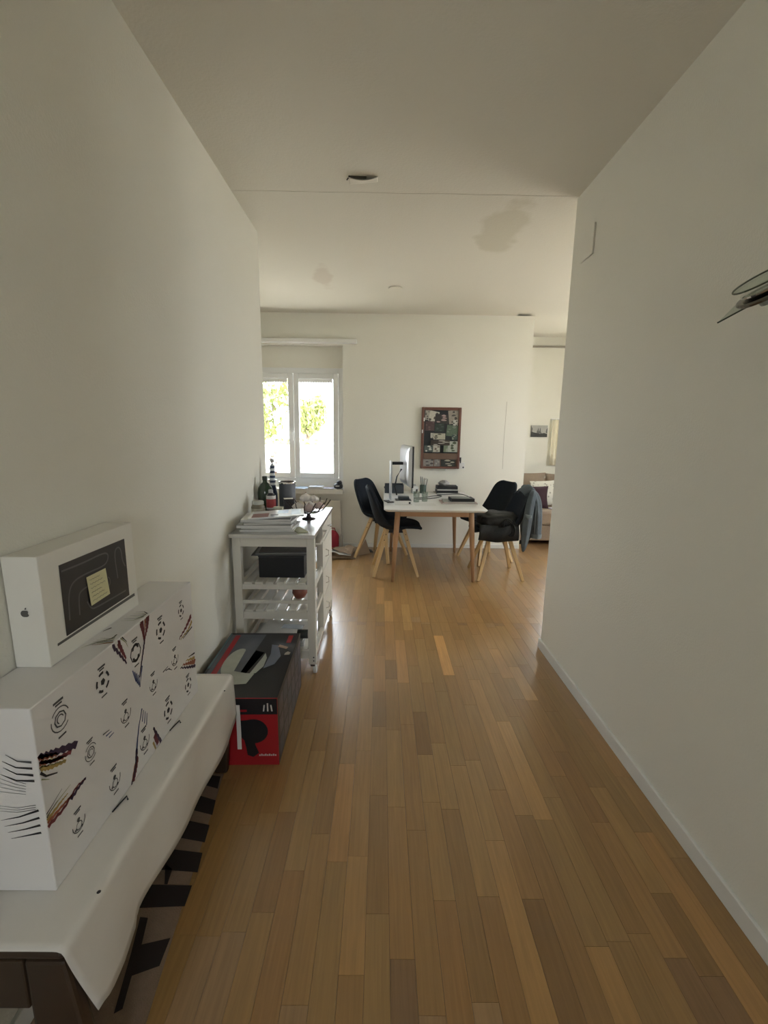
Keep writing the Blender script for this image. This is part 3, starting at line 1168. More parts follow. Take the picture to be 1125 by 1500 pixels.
# hollow carton with a hand hole in its lid
sh = MB()
sh.box(-hx, hx, 0, 0.005, 0, VZ, mi=1).box(-hx, hx, VL - 0.005, VL, 0, VZ).box(-hx, -hx + 0.005, 0.005, VL - 0.005, 0, VZ).box(hx - 0.005, hx, 0.005, VL - 0.005, 0, VZ).box(-hx + 0.005, hx - 0.005, 0.005, VL - 0.005, 0, 0.005)
sh.build('carton_shell', [BOXK, RED], vb)
hl = [(-0.055, 0.22), (0.005, 0.20), (0.045, 0.40), (-0.005, 0.42)]
lid = MB()
outer = [(-hx + 0.005, 0.0055), (hx - 0.005, 0.0055), (hx - 0.005, VL - 0.0055), (-hx + 0.005, VL - 0.0055)]
for i in range(4):
    j = (i + 1) % 4
    lid.prism([outer[i], outer[j], hl[j], hl[i]], lambda a, b, d: (a, b, d), VZ - 0.005, VZ)
lid.build('lid', BOXK, vb)


def vtop(poly, m_, nm, off=0.0006):
    MB().prism(poly, lambda a, b, d: (a, b, d), VZ + off - 0.0004, VZ + off).build(nm, m_, vb)


PALE = mat('picture_pale', (0.42, 0.44, 0.38), 0.4, var=0.15, vscale=20)
PGREY = mat('picture_grey', (0.10, 0.11, 0.13), 0.4, var=0.3, vscale=9)
PSKY = mat('picture_bluegrey', (0.17, 0.19, 0.24), 0.4, var=0.35, vscale=7)
vtop([(-hx + 0.002, 0.24), (-hx + 0.012, 0.24), (-hx + 0.012, VL - 0.01), (-hx + 0.002, VL - 0.01)], mat('picture_teal', (0.08, 0.15, 0.17), 0.4), 'picture_edge')
vtop([(-hx + 0.014, 0.10), (-hx + 0.16, 0.10), (-hx + 0.20, VL - 0.02), (-hx + 0.014, VL - 0.02)], PGREY, 'picture_ground', 0.0005)
vtop([(-hx + 0.035, 0.12), (-hx + 0.062, 0.12), (-hx + 0.062, VL - 0.03), (-hx + 0.035, VL - 0.03)], RED, 'picture_stripe', 0.0010)
ell = [(-0.075 + 0.055 * math.cos(a), 0.30 + 0.135 * math.sin(a)) for a in [2 * PI * i / 24 for i in range(24)]]
vtop([(min(x, -0.056), y) for x, y in ell], PALE, 'picture_shell', 0.0014)
vtop([(0.022, 0.19), (0.050, 0.20), (0.072, 0.26), (0.070, 0.34), (0.052, 0.39), (0.047, 0.34)], PALE, 'picture_shell', 0.0014)
vtop([(-0.055, 0.10), (0.03, 0.11), (0.045, 0.195), (0.006, 0.198), (-0.056, 0.217), (-0.075, 0.17)], PALE, 'picture_shell', 0.0013)
vtop([(0.075, 0.24), (0.12, 0.28), (0.135, 0.36), (0.10, 0.47), (0.065, 0.48), (0.08, 0.38)], PSKY, 'picture_hose', 0.0012)
vtop([(0.10, 0.455), (0.150, 0.43), (0.156, 0.452), (0.106, 0.478)], mat('tape_tan', (0.40, 0.28, 0.20), 0.6), 'tape_patch', 0.0018)
vtop([(0.15, 0.37), (0.175, 0.372), (0.178, 0.395), (0.162, 0.405), (0.152, 0.39)], mat('sticker_pale', (0.45, 0.40, 0.34), 0.6), 'sticker', 0.0018)
vtop([(0.135, 0.50), (0.160, 0.50), (0.160, 0.585), (0.135, 0.585)], RED, 'red_badge', 0.0012)


def vfront(poly, m_, nm, off=0.0006, par=None):
    MB().prism(poly, lambda a, b, d: (a, d, b), -off, -off + 0.0004).build(nm, m_, par or vb)


vfront([(-hx + 0.001, VZ - 0.075), (hx - 0.001, VZ - 0.075), (hx - 0.001, VZ - 0.001), (-hx + 0.001, VZ - 0.001)], BOXK, 'front_header')
kn = [(hx - 0.105 + 0.062 * math.cos(a), 0.165 + 0.058 * math.sin(a)) for a in [2 * PI * i / 24 for i in range(24)]]
vfront(kn, BLACK, 'front_silhouette', 0.0010)
vfront([(hx - 0.165, 0.215), (hx - 0.105, 0.222), (hx - 0.10, 0.10), (hx - 0.085, 0.06), (hx - 0.11, 0.04), (hx - 0.135, 0.05), (hx - 0.14, 0.09)], BLACK, 'front_silhouette', 0.0012)
WINK = mat('white_ink', (0.60, 0.58, 0.54), 0.5)
for k, (x_, h_) in enumerate(((0.058, 0.030), (0.044, 0.038), (0.030, 0.030))):
    d_ = (1 - k) * 0.004
    vfront([(hx - x_ - d_, VZ - 0.06), (hx - x_ + 0.006 - d_, VZ - 0.06), (hx - x_ + 0.006, VZ - 0.06 + h_), (hx - x_, VZ - 0.06 + h_)], WINK, 'front_mark', 0.0012)
vfront([(hx - 0.19, VZ - 0.062), (hx - 0.13, VZ - 0.062), (hx - 0.13, VZ - 0.052), (hx - 0.19, VZ - 0.052)], RED, 'front_mark', 0.0012)
for k in range(9):
    x_ = hx - 0.085 + k * 0.0085
    vfront([(x_, 0.045), (x_ + 0.006, 0.045), (x_ + 0.006, 0.052 + 0.003 * (k % 2)), (x_, 0.052 + 0.003 * (k % 2))], WINK, 'front_lettering', 0.0012)
# pictures along the hall-side face
for j in range(6):
    for i in range(3):
        y0 = 0.03 + j * 0.098
        z0 = 0.02 + i * 0.095
        MB().prism([(y0, z0), (y0 + 0.085, z0), (y0 + 0.085, z0 + 0.082), (y0, z0 + 0.082)], lambda a, b, d: (d, a, b), hx + 0.0002, hx + 0.0007).build('side_picture', RIMG if (i + j) % 3 else PGREY, vb)

# ------------------------------------------------------------------ kitchen trolley
TX0, TX1, TY0, TY1, TZ = -0.853, -0.368, 2.42, 3.33, 0.865
tr = thing('kitchen_trolley', 'white wooden kitchen trolley with steel top, slatted shelves and castors', 'trolley', (0, 0, 0))
box(TX0, TX1, TY0, TY1, TZ - 0.022, TZ).build('worktop', STEEL, tr, bevel=0.002)
lw = 0.046
posts = [(TX0 + 0.012, TY0 + 0.02), (TX1 - lw - 0.006, TY0 + 0.02), (TX0 + 0.012, TY1 - lw - 0.02), (TX1 - lw - 0.006, TY1 - lw - 0.02)]
for (x, y) in posts:
    lg = box(x, x + lw, y, y + lw, 0.065, TZ - 0.022).build('leg', WHITE_WOOD, tr, bevel=0.003)
    ca = MB().lathe([(0.016, -0.011), (0.024, -0.009), (0.0262, 0), (0.024, 0.009), (0.016, 0.011)], (x + lw / 2 + 0.012, y + lw / 2, 0.0264), 16, 'X')
    ca.build('castor', mat('castor_white', (0.72, 0.70, 0.66), 0.4), lg, smooth=False)
    MB().box(x + 0.010, x + lw - 0.010, y + 0.008, y + lw - 0.008, 0.05, 0.066).build('castor_fork', mat('fork_dark', (0.08, 0.06, 0.05), 0.5), lg)
    for z in (0.09, 0.112):
        MB().lathe([(0.0045, 0), (0.0045, 0.001)], (x + lw * 0.68, y - 0.001, z), 8, 'Y').build('screw', INK, lg)
xa, xb = TX0 + 0.012 + lw, TX1 - lw - 0.006
ya, yb_ = TY0 + 0.02, TY1 - 0.02
for y in (TY0 + 0.026, TY1 - 0.052):
    box(xa, xb, y, y + 0.024, TZ - 0.076, TZ - 0.022).build('apron', WHITE_WOOD, tr)
box(TX0 + 0.016, TX0 + 0.036, ya + lw, yb_ - lw, TZ - 0.09, TZ - 0.022).build('apron', WHITE_WOOD, tr)


def slat_shelf(z, y0, y1, n, rail_h=0.03):
    sh_ = bpy.data.objects.new('slatted_shelf', None)
    C.objects.link(sh_)
    sh_.parent = tr
    r1_ = box(xa, xb, TY0 + 0.028, TY0 + 0.05, z - rail_h, z).build('shelf_rail', WHITE_WOOD, sh_)
    r2_ = box(xa, xb, y1 - 0.022, y1, z - rail_h, z).build('shelf_rail', WHITE_WOOD, sh_)
    w = (xb - xa) / n
    me = None
    for i in range(n):
        x = xa + i * w + 0.008
        if me is None:
            o = box(0, w - 0.016, TY0 + 0.03, y1, 0, 0.012).build('slat', WHITE_WOOD, sh_, bevel=0.002)
            me = o
        else:
            o = me.copy()
            C.objects.link(o)
            o.parent = sh_
        o.location = (x, 0, z)


slat_shelf(0.563, ya, yb_ - lw, 6)
slat_shelf(0.395, ya, yb_ - lw, 6, 0.045)
slat_shelf(0.150, ya, yb_ - lw, 6, 0.05)
for z in (0.445, ):
    box(xa, xb, TY0 + 0.03, TY0 + 0.045, z, z + 0.018).build('shelf_rail', WHITE_WOOD, tr)
# side rails along the hall side and the wall side
for x in (TX1 - 0.030, TX0 + 0.014):
    for z in (0.53, 0.35, 0.105):
        box(x, x + 0.02, ya + lw, yb_ - lw, z, z + 0.035).build('side_rail', WHITE_WOOD, tr)
# cabinet at the far half, drawers and doors face the hall
ym = TY0 + 0.42
box(TX1 - 0.046, TX1 - 0.006, ym - 0.045, ym, 0.11, TZ - 0.022).build('mid_post', WHITE_WOOD, tr)
dw = box(TX1 - 0.024, TX1 - 0.004, ym + 0.004, yb_ - lw - 0.004, 0.725, TZ - 0.03).build('drawer', WHITE_WOOD, tr, bevel=0.003)
MB().lathe([(0.005, 0), (0.005, 0.012), (0.011, 0.016), (0.011, 0.022), (0.006, 0.026)], (TX1 - 0.004, (ym + yb_ - lw) / 2, 0.785), 12, 'X').build('knob', CHROME, dw, smooth=True)
for (z0, z1) in ((0.53, 0.715), (0.34, 0.52), (0.16, 0.33)):
    d_ = box(TX1 - 0.022, TX1 - 0.006, ym + 0.004, yb_ - lw - 0.004, z0, z1).build('drawer', WHITE_WOOD, tr, bevel=0.003)
    zz = (z0 + z1) / 2
    MB().tube([(TX1 - 0.006, ym + 0.10, zz + 0.02), (TX1 + 0.014, ym + 0.10, zz + 0.012), (TX1 + 0.014, ym + 0.10, zz - 0.02), (TX1 - 0.006, ym + 0.10, zz - 0.028)], 0.0035, 8).build('handle', CHROME, d_)
# towel bar
MB().tube([(TX1 - 0.006, TY0 + 0.05, 0.80), (TX1 + 0.022, TY0 + 0.05, 0.80), (TX1 + 0.022, ym - 0.03, 0.80), (TX1 - 0.006, ym - 0.03, 0.80)], 0.007, 8).build('towel_bar', WHITE_WOOD, tr)

# --- things on the trolley top
T = TZ + 0.0004
MAGC = [(0.60, 0.59, 0.55), (0.50, 0.50, 0.46), (0.66, 0.65, 0.60), (0.42, 0.42, 0.38), (0.70, 0.69, 0.66), (0.55, 0.53, 0.47)]


def magazine(cx, cy, z, w, l, t, rz, col, label, cat='magazine', art=(), group=None, nm='magazine', pg=None):
    r = thing(nm, label, cat, (cx, cy, z), rz, group)
    box(-w / 2 + 0.002, w / 2 - 0.001, -l / 2 + 0.002, l / 2 - 0.002, 0.0006, t - 0.0006).build('pages', pg or (BLACK if max(col) < 0.06 else PAPER), r)
    c_ = MB().box(-w / 2, w / 2, -l / 2, l / 2, t - 0.0006, t).box(-w / 2, w / 2, -l / 2, l / 2, 0, 0.0006).box(-w / 2 - 0.0008, -w / 2, -l / 2, l / 2, 0, t)
    c_.build('cover', mat('cover_%02d_%02d_%02d' % tuple(int(99 * k) for k in col), col, 0.35 if cat == 'magazine' else 0.65, var=0.12, vscale=20), r)
    for (x0, x1, y0, y1, ac) in art:
        box(w * x0, w * x1, l * y0, l * y1, t, t + 0.0006).build('cover_picture', mat('art_%02d_%02d_%02d' % tuple(int(99 * k) for k in ac), ac, 0.35, var=0.5, vscale=30), r)
    return r


z = T
mags = [(0.31, 0.24, 0.014, 0.05, (0.30, 0.30, 0.25), 'lowest olive-grey magazine of the pile on the trolley'),
        (0.30, 0.22, 0.010, -0.04, (0.52, 0.51, 0.46), 'grey magazine second from below in the trolley pile'),
        (0.31, 0.23, 0.016, 0.03, (0.36, 0.36, 0.32), 'thick dark grey magazine in the trolley pile'),
        (0.29, 0.21, 0.009, 0.12, (0.62, 0.61, 0.57), 'pale thin magazine in the middle of the trolley pile'),
        (0.30, 0.22, 0.013, -0.06, (0.42, 0.41, 0.38), 'mid-grey magazine third from the top of the trolley pile'),
        (0.28, 0.21, 0.009, 0.10, (0.64, 0.64, 0.60), 'pale magazine second from the top of the trolley pile')]
for i, (w, l, t, rz, c, lab) in enumerate(mags):
    magazine(-0.658 + 0.012 * math.sin(i * 2.3), 2.595 + 0.010 * math.cos(i * 1.7), z, w, l, t, rz, c, lab)
    z += t + 0.0003
mg = magazine(-0.615, 2.605, z + 0.006, 0.31, 0.22, 0.009, 0.18, (0.74, 0.75, 0.76), 'glossy magazine with red and blue pictures topping the trolley pile',
              art=((-0.46, -0.16, -0.42, 0.10, (0.20, 0.06, 0.055)), (0.0, 0.20, -0.05, 0.42, (0.28, 0.40, 0.58)), (0.26, 0.44, -0.3, 0.42, (0.50, 0.60, 0.70)), (-0.12, 0.02, -0.30, -0.14, (0.02, 0.02, 0.02))))
mg.rotation_euler = (0.0, -0.05, 0.18)
ol = thing('rolled_leaflet', 'folded olive-yellow leaflet poking out from under the trolley magazines', 'leaflet', (-0.475, 2.53, T), 0.5)
box(-0.03, 0.03, -0.07, 0.07, 0, 0.006).build('leaflet_sheet', mat('olive_paper', (0.42, 0.42, 0.28), 0.6), ol)


def stand(px, Y):
    p = at(px, 740, Y=Y)
    return (p.x, Y, T)


GLASSG = mat('green_bottle_glass', (0.030, 0.055, 0.030), 0.12, spec=0.6, coat=0.4)
b1 = thing('green_bottle', 'big round-shouldered dark green bottle at the wall end of the trolley top', 'bottle', (-0.797, 3.03, T))
MB().lathe([(0.040, 0), (0.048, 0.006), (0.050, 0.10), (0.052, 0.15), (0.046, 0.185), (0.030, 0.210), (0.016, 0.222), (0.015, 0.245)], seg=24).build('bottle_body', GLASSG, b1, smooth=True)
MB().lathe([(0.0175, 0.238), (0.0175, 0.262), (0.012, 0.264)], seg=16).build('cap', mat('cap_dark', (0.03, 0.04, 0.03), 0.5), b1)
b2 = thing('jar', 'squat jar with pale lid and cream label in front of the green bottle', 'jar', (-0.782, 2.79, T))
MB().lathe([(0.040, 0), (0.043, 0.005), (0.043, 0.092), (0.036, 0.106), (0.034, 0.112)], seg=24).build('jar_body', mat('jar_content', (0.22, 0.19, 0.13), 0.2, var=0.3), b2, smooth=True)
MB().lathe([(0.036, 0.110), (0.036, 0.128), (0.033, 0.131)], seg=24).build('jar_lid', mat('lid_pale', (0.50, 0.50, 0.46), 0.4), b2)
MB().lathe([(0.0436, 0.02), (0.0436, 0.085)], seg=24, caps=False).build('jar_label', mat('label_cream', (0.55, 0.50, 0.38), 0.5, var=0.35, vscale=40), b2)
b3 = thing('syrup_bottle', 'dark bottle with white shoulder and red label beside the jar', 'bottle', (-0.716, 2.86, T))
MB().lathe([(0.027, 0), (0.030, 0.005), (0.030, 0.15), (0.026, 0.162), (0.014, 0.172), (0.013, 0.178)], seg=20).build('bottle_body', mat('bottle_dark', (0.03, 0.03, 0.035), 0.2), b3, smooth=True)
MB().lathe([(0.0305, 0.068), (0.0305, 0.157)], seg=20, caps=False).build('bottle_label', mat('label_white', (0.68, 0.66, 0.62), 0.5), b3)
MB().lathe([(0.0311, 0.080), (0.0311, 0.135)], seg=20, caps=False).build('label_panel', mat('label_red', (0.42, 0.06, 0.06), 0.5, var=0.3, vscale=60), b3)
MB().lathe([(0.015, 0.174), (0.015, 0.192), (0.012, 0.194)], seg=14).build('cap', mat('cap_grey', (0.35, 0.35, 0.34), 0.5), b3)
b4 = thing('striped_figurine', 'tall blue and white striped figurine with round head behind the bottles', 'figurine', (-0.778, 3.17, T))
BLU = mat('stripe_blue', (0.03, 0.05, 0.10), 0.4)
WHT = mat('stripe_white', (0.72, 0.74, 0.76), 0.4)
pf = [(0.034, 0), (0.032, 0.12), (0.024, 0.17)]
MB().lathe(pf, seg=20).build('figurine_base', BLU, b4, smooth=True)
zz = 0.17
for k in range(9):
    MB().lathe([(0.0215 - 0.0005 * k, zz), (0.0212 - 0.0005 * k, zz + 0.017)], seg=20).build('stripe_ring', WHT if k % 2 else BLU, b4)
    zz += 0.017
MB().lathe([(0.017, zz), (0.006, zz + 0.016), (0.005, zz + 0.026)], seg=16).build('neck', WHT, b4, smooth=True)
MB().blob((0, 0, zz + 0.037), (0.015, 0.015, 0.016), 14, 9).build('head', mat('head_grey', (0.45, 0.46, 0.47), 0.4), b4, smooth=True)
b5 = thing('metal_canister', 'tall grey metal canister with bright rim standing among the bottles', 'canister', (-0.668, 3.14, T))
MB().lathe([(0.054, 0), (0.056, 0.004), (0.058, 0.205), (0.058, 0.212), (0.054, 0.212), (0.053, 0.02)], seg=32, caps=False).lathe([(0.0535, 0.0), (0.0535, 0.02)], seg=32).build('canister_body', mat('canister_grey', (0.16, 0.17, 0.19), 0.45, 0.3), b5, smooth=True)
MB().lathe([(0.059, 0.203), (0.0605, 0.21), (0.059, 0.217), (0.055, 0.214)], seg=32, caps=False).build('rim', CHROME, b5, smooth=True)
b6 = thing('tea_carton', 'small dark carton with a white top in front of the canister', 'box', (-0.628, 2.985, T), 0.35)
box(-0.032, 0.032, -0.03, 0.03, 0, 0.118).build('carton_body', mat('tea_dark', (0.055, 0.05, 0.055), 0.4, var=0.5, vscale=40), b6)
box(-0.032, 0.032, -0.03, 0.03, 0.118, 0.1185).build('carton_top', PAPER, b6)
b7 = thing('spice_carton', 'small cream carton with printed band beside the red-labelled bottle', 'box', (-0.656, 2.80, T), -0.05)
box(-0.029, 0.029, -0.02, 0.02, 0, 0.092).build('carton_body', mat('cream_card', (0.58, 0.56, 0.46), 0.5), b7)
box(-0.029, 0.029, -0.0206, -0.0203, 0.060, 0.078).build('printed_panel', mat('olive_print', (0.20, 0.20, 0.15), 0.5, var=0.5, vscale=90), b7)

# wire bowl with bulbs of garlic
bw = thing('wire_bowl', 'dark wire fruit bowl on a small foot on the trolley top', 'bowl', (-0.475, 2.875, T))
WIRE = mat('dark_wire', (0.045, 0.035, 0.035), 0.35, 0.6)
MB().lathe([(0.045, 0), (0.045, 0.006), (0.018, 0.012), (0.012, 0.03), (0.016, 0.04)], seg=20).build('foot', WIRE, bw, smooth=True)
for k in range(14):
    a = 2 * PI * k / 14
    rb = [(0.012, 0.038), (0.06, 0.045), (0.10, 0.066), (0.128, 0.10), (0.145, 0.125)]
    MB().tube([(r * math.cos(a + 0.25 * i / 4), r * math.sin(a + 0.25 * i / 4), h_) for i, (r, h_) in enumerate(rb)], 0.0032, 6).build('wire', WIRE, bw)
MB().tube([(0.098 * math.cos(2 * PI * k / 28), 0.098 * math.sin(2 * PI * k / 28), 0.064) for k in range(28)], 0.003, 6, closed=True).build('hoop', WIRE, bw)
GAR = mat('garlic_skin', (0.76, 0.71, 0.67), 0.6, var=0.12, vscale=30)
ONI = mat('shallot_skin', (0.52, 0.40, 0.38), 0.5, var=0.2, vscale=30)
for i, (dx, dy, dz, s, m_, lab) in enumerate(((-0.065, -0.02, 0.094, 0.040, GAR, 'plump white garlic bulb at the bottle side of the wire bowl'),
                                             (0.01, -0.045, 0.090, 0.036, ONI, 'pinkish shallot low at the front of the wire bowl'),
                                             (0.005, 0.03, 0.093, 0.039, GAR, 'white garlic bulb half hidden in the middle of the wire bowl'),
                                             (0.07, 0.0, 0.098, 0.034, ONI, 'pinkish shallot at the aisle side of the wire bowl'),
                                             (-0.015, -0.005, 0.153, 0.038, GAR, 'white garlic bulb heaped on top of the wire bowl'),
                                             (0.035, -0.005, 0.146, 0.030, GAR, 'small white garlic bulb beside the topmost one in the bowl'))):
    bl = thing('garlic_bulb' if m_ is GAR else 'shallot', lab, 'garlic' if m_ is GAR else 'shallot', (-0.475 + dx, 2.875 + dy, T + dz - s * 0.9))
    g_ = MB()
    prev = None
    prof = [(0.15, 0), (0.7, 0.1), (1.0, 0.45), (0.98, 0.85), (0.75, 1.2), (0.35, 1.45), (0.16, 1.6), (0.12, 1.75)]
    for (r, h_) in prof:
        cur = g_.ring([(s * r * (1 + 0.10 * math.cos(7 * 2 * PI * k / 28) * (r > 0.3)) * math.cos(2 * PI * k / 28), s * r * (1 + 0.10 * math.cos(7 * 2 * PI * k / 28) * (r > 0.3)) * math.sin(2 * PI * k / 28), s * h_ * 0.85) for k in range(28)])
        if prev:
            g_.bridge(prev, cur)
        else:
            g_.cap(list(reversed(cur)))
        prev = cur
    g_.cap(prev)
    g_.build('bulb', m_, bl, smooth=True)
    MB().lathe([(s * 0.12, s * 1.48), (s * 0.10, s * 1.62)], seg=8).build('stem', PAPERB, bl)

# --- things on the trolley shelves
kb = thing('black_storage_box', 'black box on the upper slatted shelf of the trolley', 'box', (-0.585, 2.66, 0.5754))
box(-0.135, 0.135, -0.13, 0.13, 0, 0.125).build('box_body', BLACK, kb, bevel=0.004)
box(-0.137, 0.137, -0.132, 0.132, 0.125, 0.135).build('box_lid', mat('lid_black', (0.03, 0.03, 0.033), 0.4), kb, bevel=0.003)
fo_ = thing('document_folders', 'thin grey folders lying crosswise on the black box under the trolley top', 'folder', (-0.60, 2.66, 0.7108), 0.06)
for k in range(3):
    rot_box(MB(), (0.01 * k, 0, 0.004 + 0.009 * k), (0.335 - 0.02 * k, 0.26, 0.005), 0.03 * k, 0.0, 0.01 * (k - 1)).build('folder_sheet', mat('folder_%d' % k, [(0.10, 0.10, 0.10), (0.30, 0.30, 0.29), (0.055, 0.05, 0.05)][k], 0.5), fo_)
on = thing('red_onion', 'reddish-brown onion lying on the middle slatted shelf of the trolley', 'onion', (-0.50, 2.64, 0.4074))
MB().lathe([(0.006, 0.0), (0.03, 0.006), (0.047, 0.035), (0.045, 0.062), (0.025, 0.085), (0.010, 0.096), (0.006, 0.125)], seg=22).build('bulb', mat('onion_skin', (0.26, 0.08, 0.05), 0.4, var=0.3, vscale=30), on, smooth=True)
for i, (x, y, w, l, t, rz, c, lab) in enumerate(((-0.62, 2.62, 0.32, 0.30, 0.02, 0.05, (0.55, 0.55, 0.52), 'thick newspaper bundle at the bottom of the trolley pile of print'),
                                                (-0.60, 2.64, 0.30, 0.26, 0.012, -0.1, (0.64, 0.63, 0.58), 'creased newspaper with dark headline topping the bundle on the lowest trolley shelf'))):
    magazine(x, y, 0.1625 + (0.0205 if i else 0), w, l, t, rz, c, lab, 'newspaper', art=((-0.1, 0.35, 0.05, 0.3, (0.08, 0.09, 0.08)),) if i else (), nm='newspaper')
bt = thing('dark_roll', 'short dark grey roll at the aisle end of the lowest trolley shelf', 'roll', (-0.465, 2.52, 0.1622 + 0.0335 + 0.027))
MB().lathe([(0.0262, -0.032), (0.0268, -0.028), (0.0268, 0.028), (0.0262, 0.032)], seg=20, axis='X').build('roll_body', mat('roll_dark', (0.05, 0.055, 0.05), 0.6), bt, smooth=False)
MB().lathe([(0.012, -0.0328), (0.012, 0.0328)], seg=16, axis='X').build('roll_core', PAPERB, bt)

# ------------------------------------------------------------------ right wall: cover plate, lamp
cp_ = thing('wall_cover_plate', 'small square white-painted cover plate high on the hallway wall', 'plate', (XR, 2.60, 2.45))
box(-0.010, 0, -0.075, 0.075, -0.075, 0.075).build('plate', WALL, cp_, bevel=0.003)
la = thing('wall_lamp', 'chrome and glass wall lamp with tilted glass plate on the hallway wall', 'lamp', (XR, 1.20, 1.86))
lamp_o = Vector((XR, 1.20, 1.86))
Pc = at(1126, 424, X=XR - 0.115) - lamp_o
MB().lathe([(0.05, 0), (0.05, -0.012), (0.03, -0.02)], seg=24, axis='X').build('wall_rose', CHROME, la, smooth=False)
MB().tube([(-0.015, 0, 0), (-0.05, 0.0, 0.0), Pc], 0.011, 10).build('arm', CHROME, la, smooth=True)
axz = Vector((-0.55, -0.06, 0.80)).normalized()
axy = Vector((0, 1, 0)) - axz * axz.y
axy.normalize()
axx = axy.cross(axz)
Ml = Matrix.Translation(Pc) @ Matrix((axx, axy, axz)).transposed().to_4x4()


def xf(mb, M):
    mb.v = [tuple(M @ Vector(v)) for v in mb.v]
    return mb


DCH = mat('dark_chrome', (0.16, 0.15, 0.13), 0.16, 1.0)
xf(MB().lathe([(0.050, -0.012), (0.068, -0.009), (0.071, -0.003), (0.068, 0.002), (0.045, 0.004)], seg=32), Ml).build('lamp_head', DCH, la)
xf(MB().lathe([(0.050, 0.008), (0.056, 0.010), (0.056, 0.014), (0.048, 0.016)], seg=32), Ml).build('upper_ring', CHROME, la)
xf(MB().lathe([(0.066, 0.030), (0.068, 0.0315), (0.068, 0.0345), (0.066, 0.036)], seg=32), Ml).build('glass_disc', CLEAR, la)
xf(MB().tube([(0.066 * math.cos(2 * PI * k / 32), 0.066 * math.sin(2 * PI * k / 32), 0.033) for k in range(32)], 0.0022, 6, closed=True), Ml).build('disc_edge', mat('glass_edge', (0.06, 0.07, 0.05), 0.2), la)
xf(MB().lathe([(0.026, -0.030), (0.030, -0.012)], seg=20), Ml).build('bulb_cover', mat('frosted', (0.30, 0.32, 0.28), 0.4), la)
A_, B2, C2 = at(1051, 473, X=XR - 0.13), at(1118, 437, X=XR - 0.09), at(1084, 436, X=XR - 0.10)
pl = MB()
base = Vector((XR, 1.20, 1.86))
pl.prism([(0, 0), (1, 0), (0.95, 0.45), (0.38, 0.75)], lambda a, b, d: A_ + (B2 - A_) * a + (C2 - A_ - (B2 - A_) * 0.38) * b + Vector((0.005, 0.002, 0.004)) * d - base, 0, 1)
pl.build('glass_plate', CLEAR, la)
ed = MB().tube([A_ - base, B2 - base], 0.0022, 6)
ed.build('plate_edge', mat('glass_edge', (0.06, 0.07, 0.05), 0.2), la)

# ------------------------------------------------------------------ ceiling fittings
c1 = at(526, 262, Z=H)
co = thing('torn_ceiling_cover', 'torn ceiling outlet cover with dark gap above its hanging flap', 'ceiling outlet', (c1.x, c1.y, H))
fl_ = MB().grid(lambda u, v: (-0.055 + 0.155 * u, -0.032 + (0.080 - 0.03 * u) * v, -0.003 - 0.019 * math.sin(PI * min(1, u * 0.95 + 0.05)) ** 0.8 * (1 - v) ** 1.2), 18, 8)
fl_.build('hanging_flap', CEIL, co, smooth=True, solid=0.003)
MB().tube([(-0.046, -0.02, 0.03), (-0.052, -0.026, -0.006), (-0.064, -0.012, -0.012)], [0.004, 0.004, 0.003], 8).build('wire_end', BLACK, co)
c2 = at(579, 421, Z=H)
rc = thing('round_ceiling_cover', 'flat round white cover disc on the living room ceiling', 'ceiling cover', (c2.x, c2.y, H))
MB().lathe([(0.060, -0.014), (0.064, -0.011), (0.064, -0.004)], seg=32).build('disc', CEIL, rc)
MB().lathe([(0.052, -0.005), (0.052, 0.0)], seg=32).build('mount', CEIL, rc)


# ================================================================== LIVING ROOM
# ------------------------------------------------------------------ desk table
TT = 0.725
tx0, tx1, ty0, ty1 = 0.030, 1.005, 4.045, 5.33
dt = thing('desk_table', 'white-topped table with tapered wooden legs against the pinboard wall', 'table', (0, 0, 0))
WTOP = mat('table_white', (0.76, 0.75, 0.72), 0.28)


def rrect(x0, x1, y0, y1, r, k=6):
    out = []
    for cx, cy, a0 in ((x1 - r, y0 + r, -PI / 2), (x1 - r, y1 - r, 0), (x0 + r, y1 - r, PI / 2), (x0 + r, y0 + r, PI)):
        for i in range(k + 1):
            a = a0 + PI / 2 * i / k
            out.append((cx + r * math.cos(a), cy + r * math.sin(a)))
    return out


tp = MB()
o1 = rrect(tx0, tx1, ty0, ty1, 0.05)
o2 = rrect(tx0 + 0.02, tx1 - 0.02, ty0 + 0.02, ty1 - 0.02, 0.04)
ra = tp.ring([(x, y, TT) for x, y in o1])
rb_ = tp.ring([(x, y, TT - 0.010) for x, y in o1])
rc_ = tp.ring([(x, y, TT - 0.026) for x, y in o2])
tp.cap(ra)
tp.bridge(rb_, ra)
tp.bridge(rc_, rb_)
tp.cap(list(reversed(rc_)))
tp.build('table_top', WTOP, dt, bevel=0.002)
legs = [((0.165, 4.16), (0.123, 4.118)), ((0.868, 4.17), (0.910, 4.135)), ((0.165, 5.19), (0.125, 5.22)), ((0.868, 5.19), (0.905, 5.215))]
for (a, b) in legs:
    MB().tube([(a[0], a[1], TT - 0.027), (a[0] + (b[0] - a[0]) * .3, a[1] + (b[1] - a[1]) * .3, 0.5), (b[0], b[1], 0.0)], [0.027, 0.026, 0.015], 14).build('leg', OAKLEG, dt, smooth=True)
for (x0, x1, y0, y1) in ((0.19, 0.845, 4.155, 4.177), (0.19, 0.845, 5.175, 5.197), (0.155, 0.177, 4.19, 5.165), (0.858, 0.880, 4.19, 5.165)):
    box(x0, x1, y0, y1, TT - 0.085, TT - 0.0265).build('apron', OAKLEG, dt)


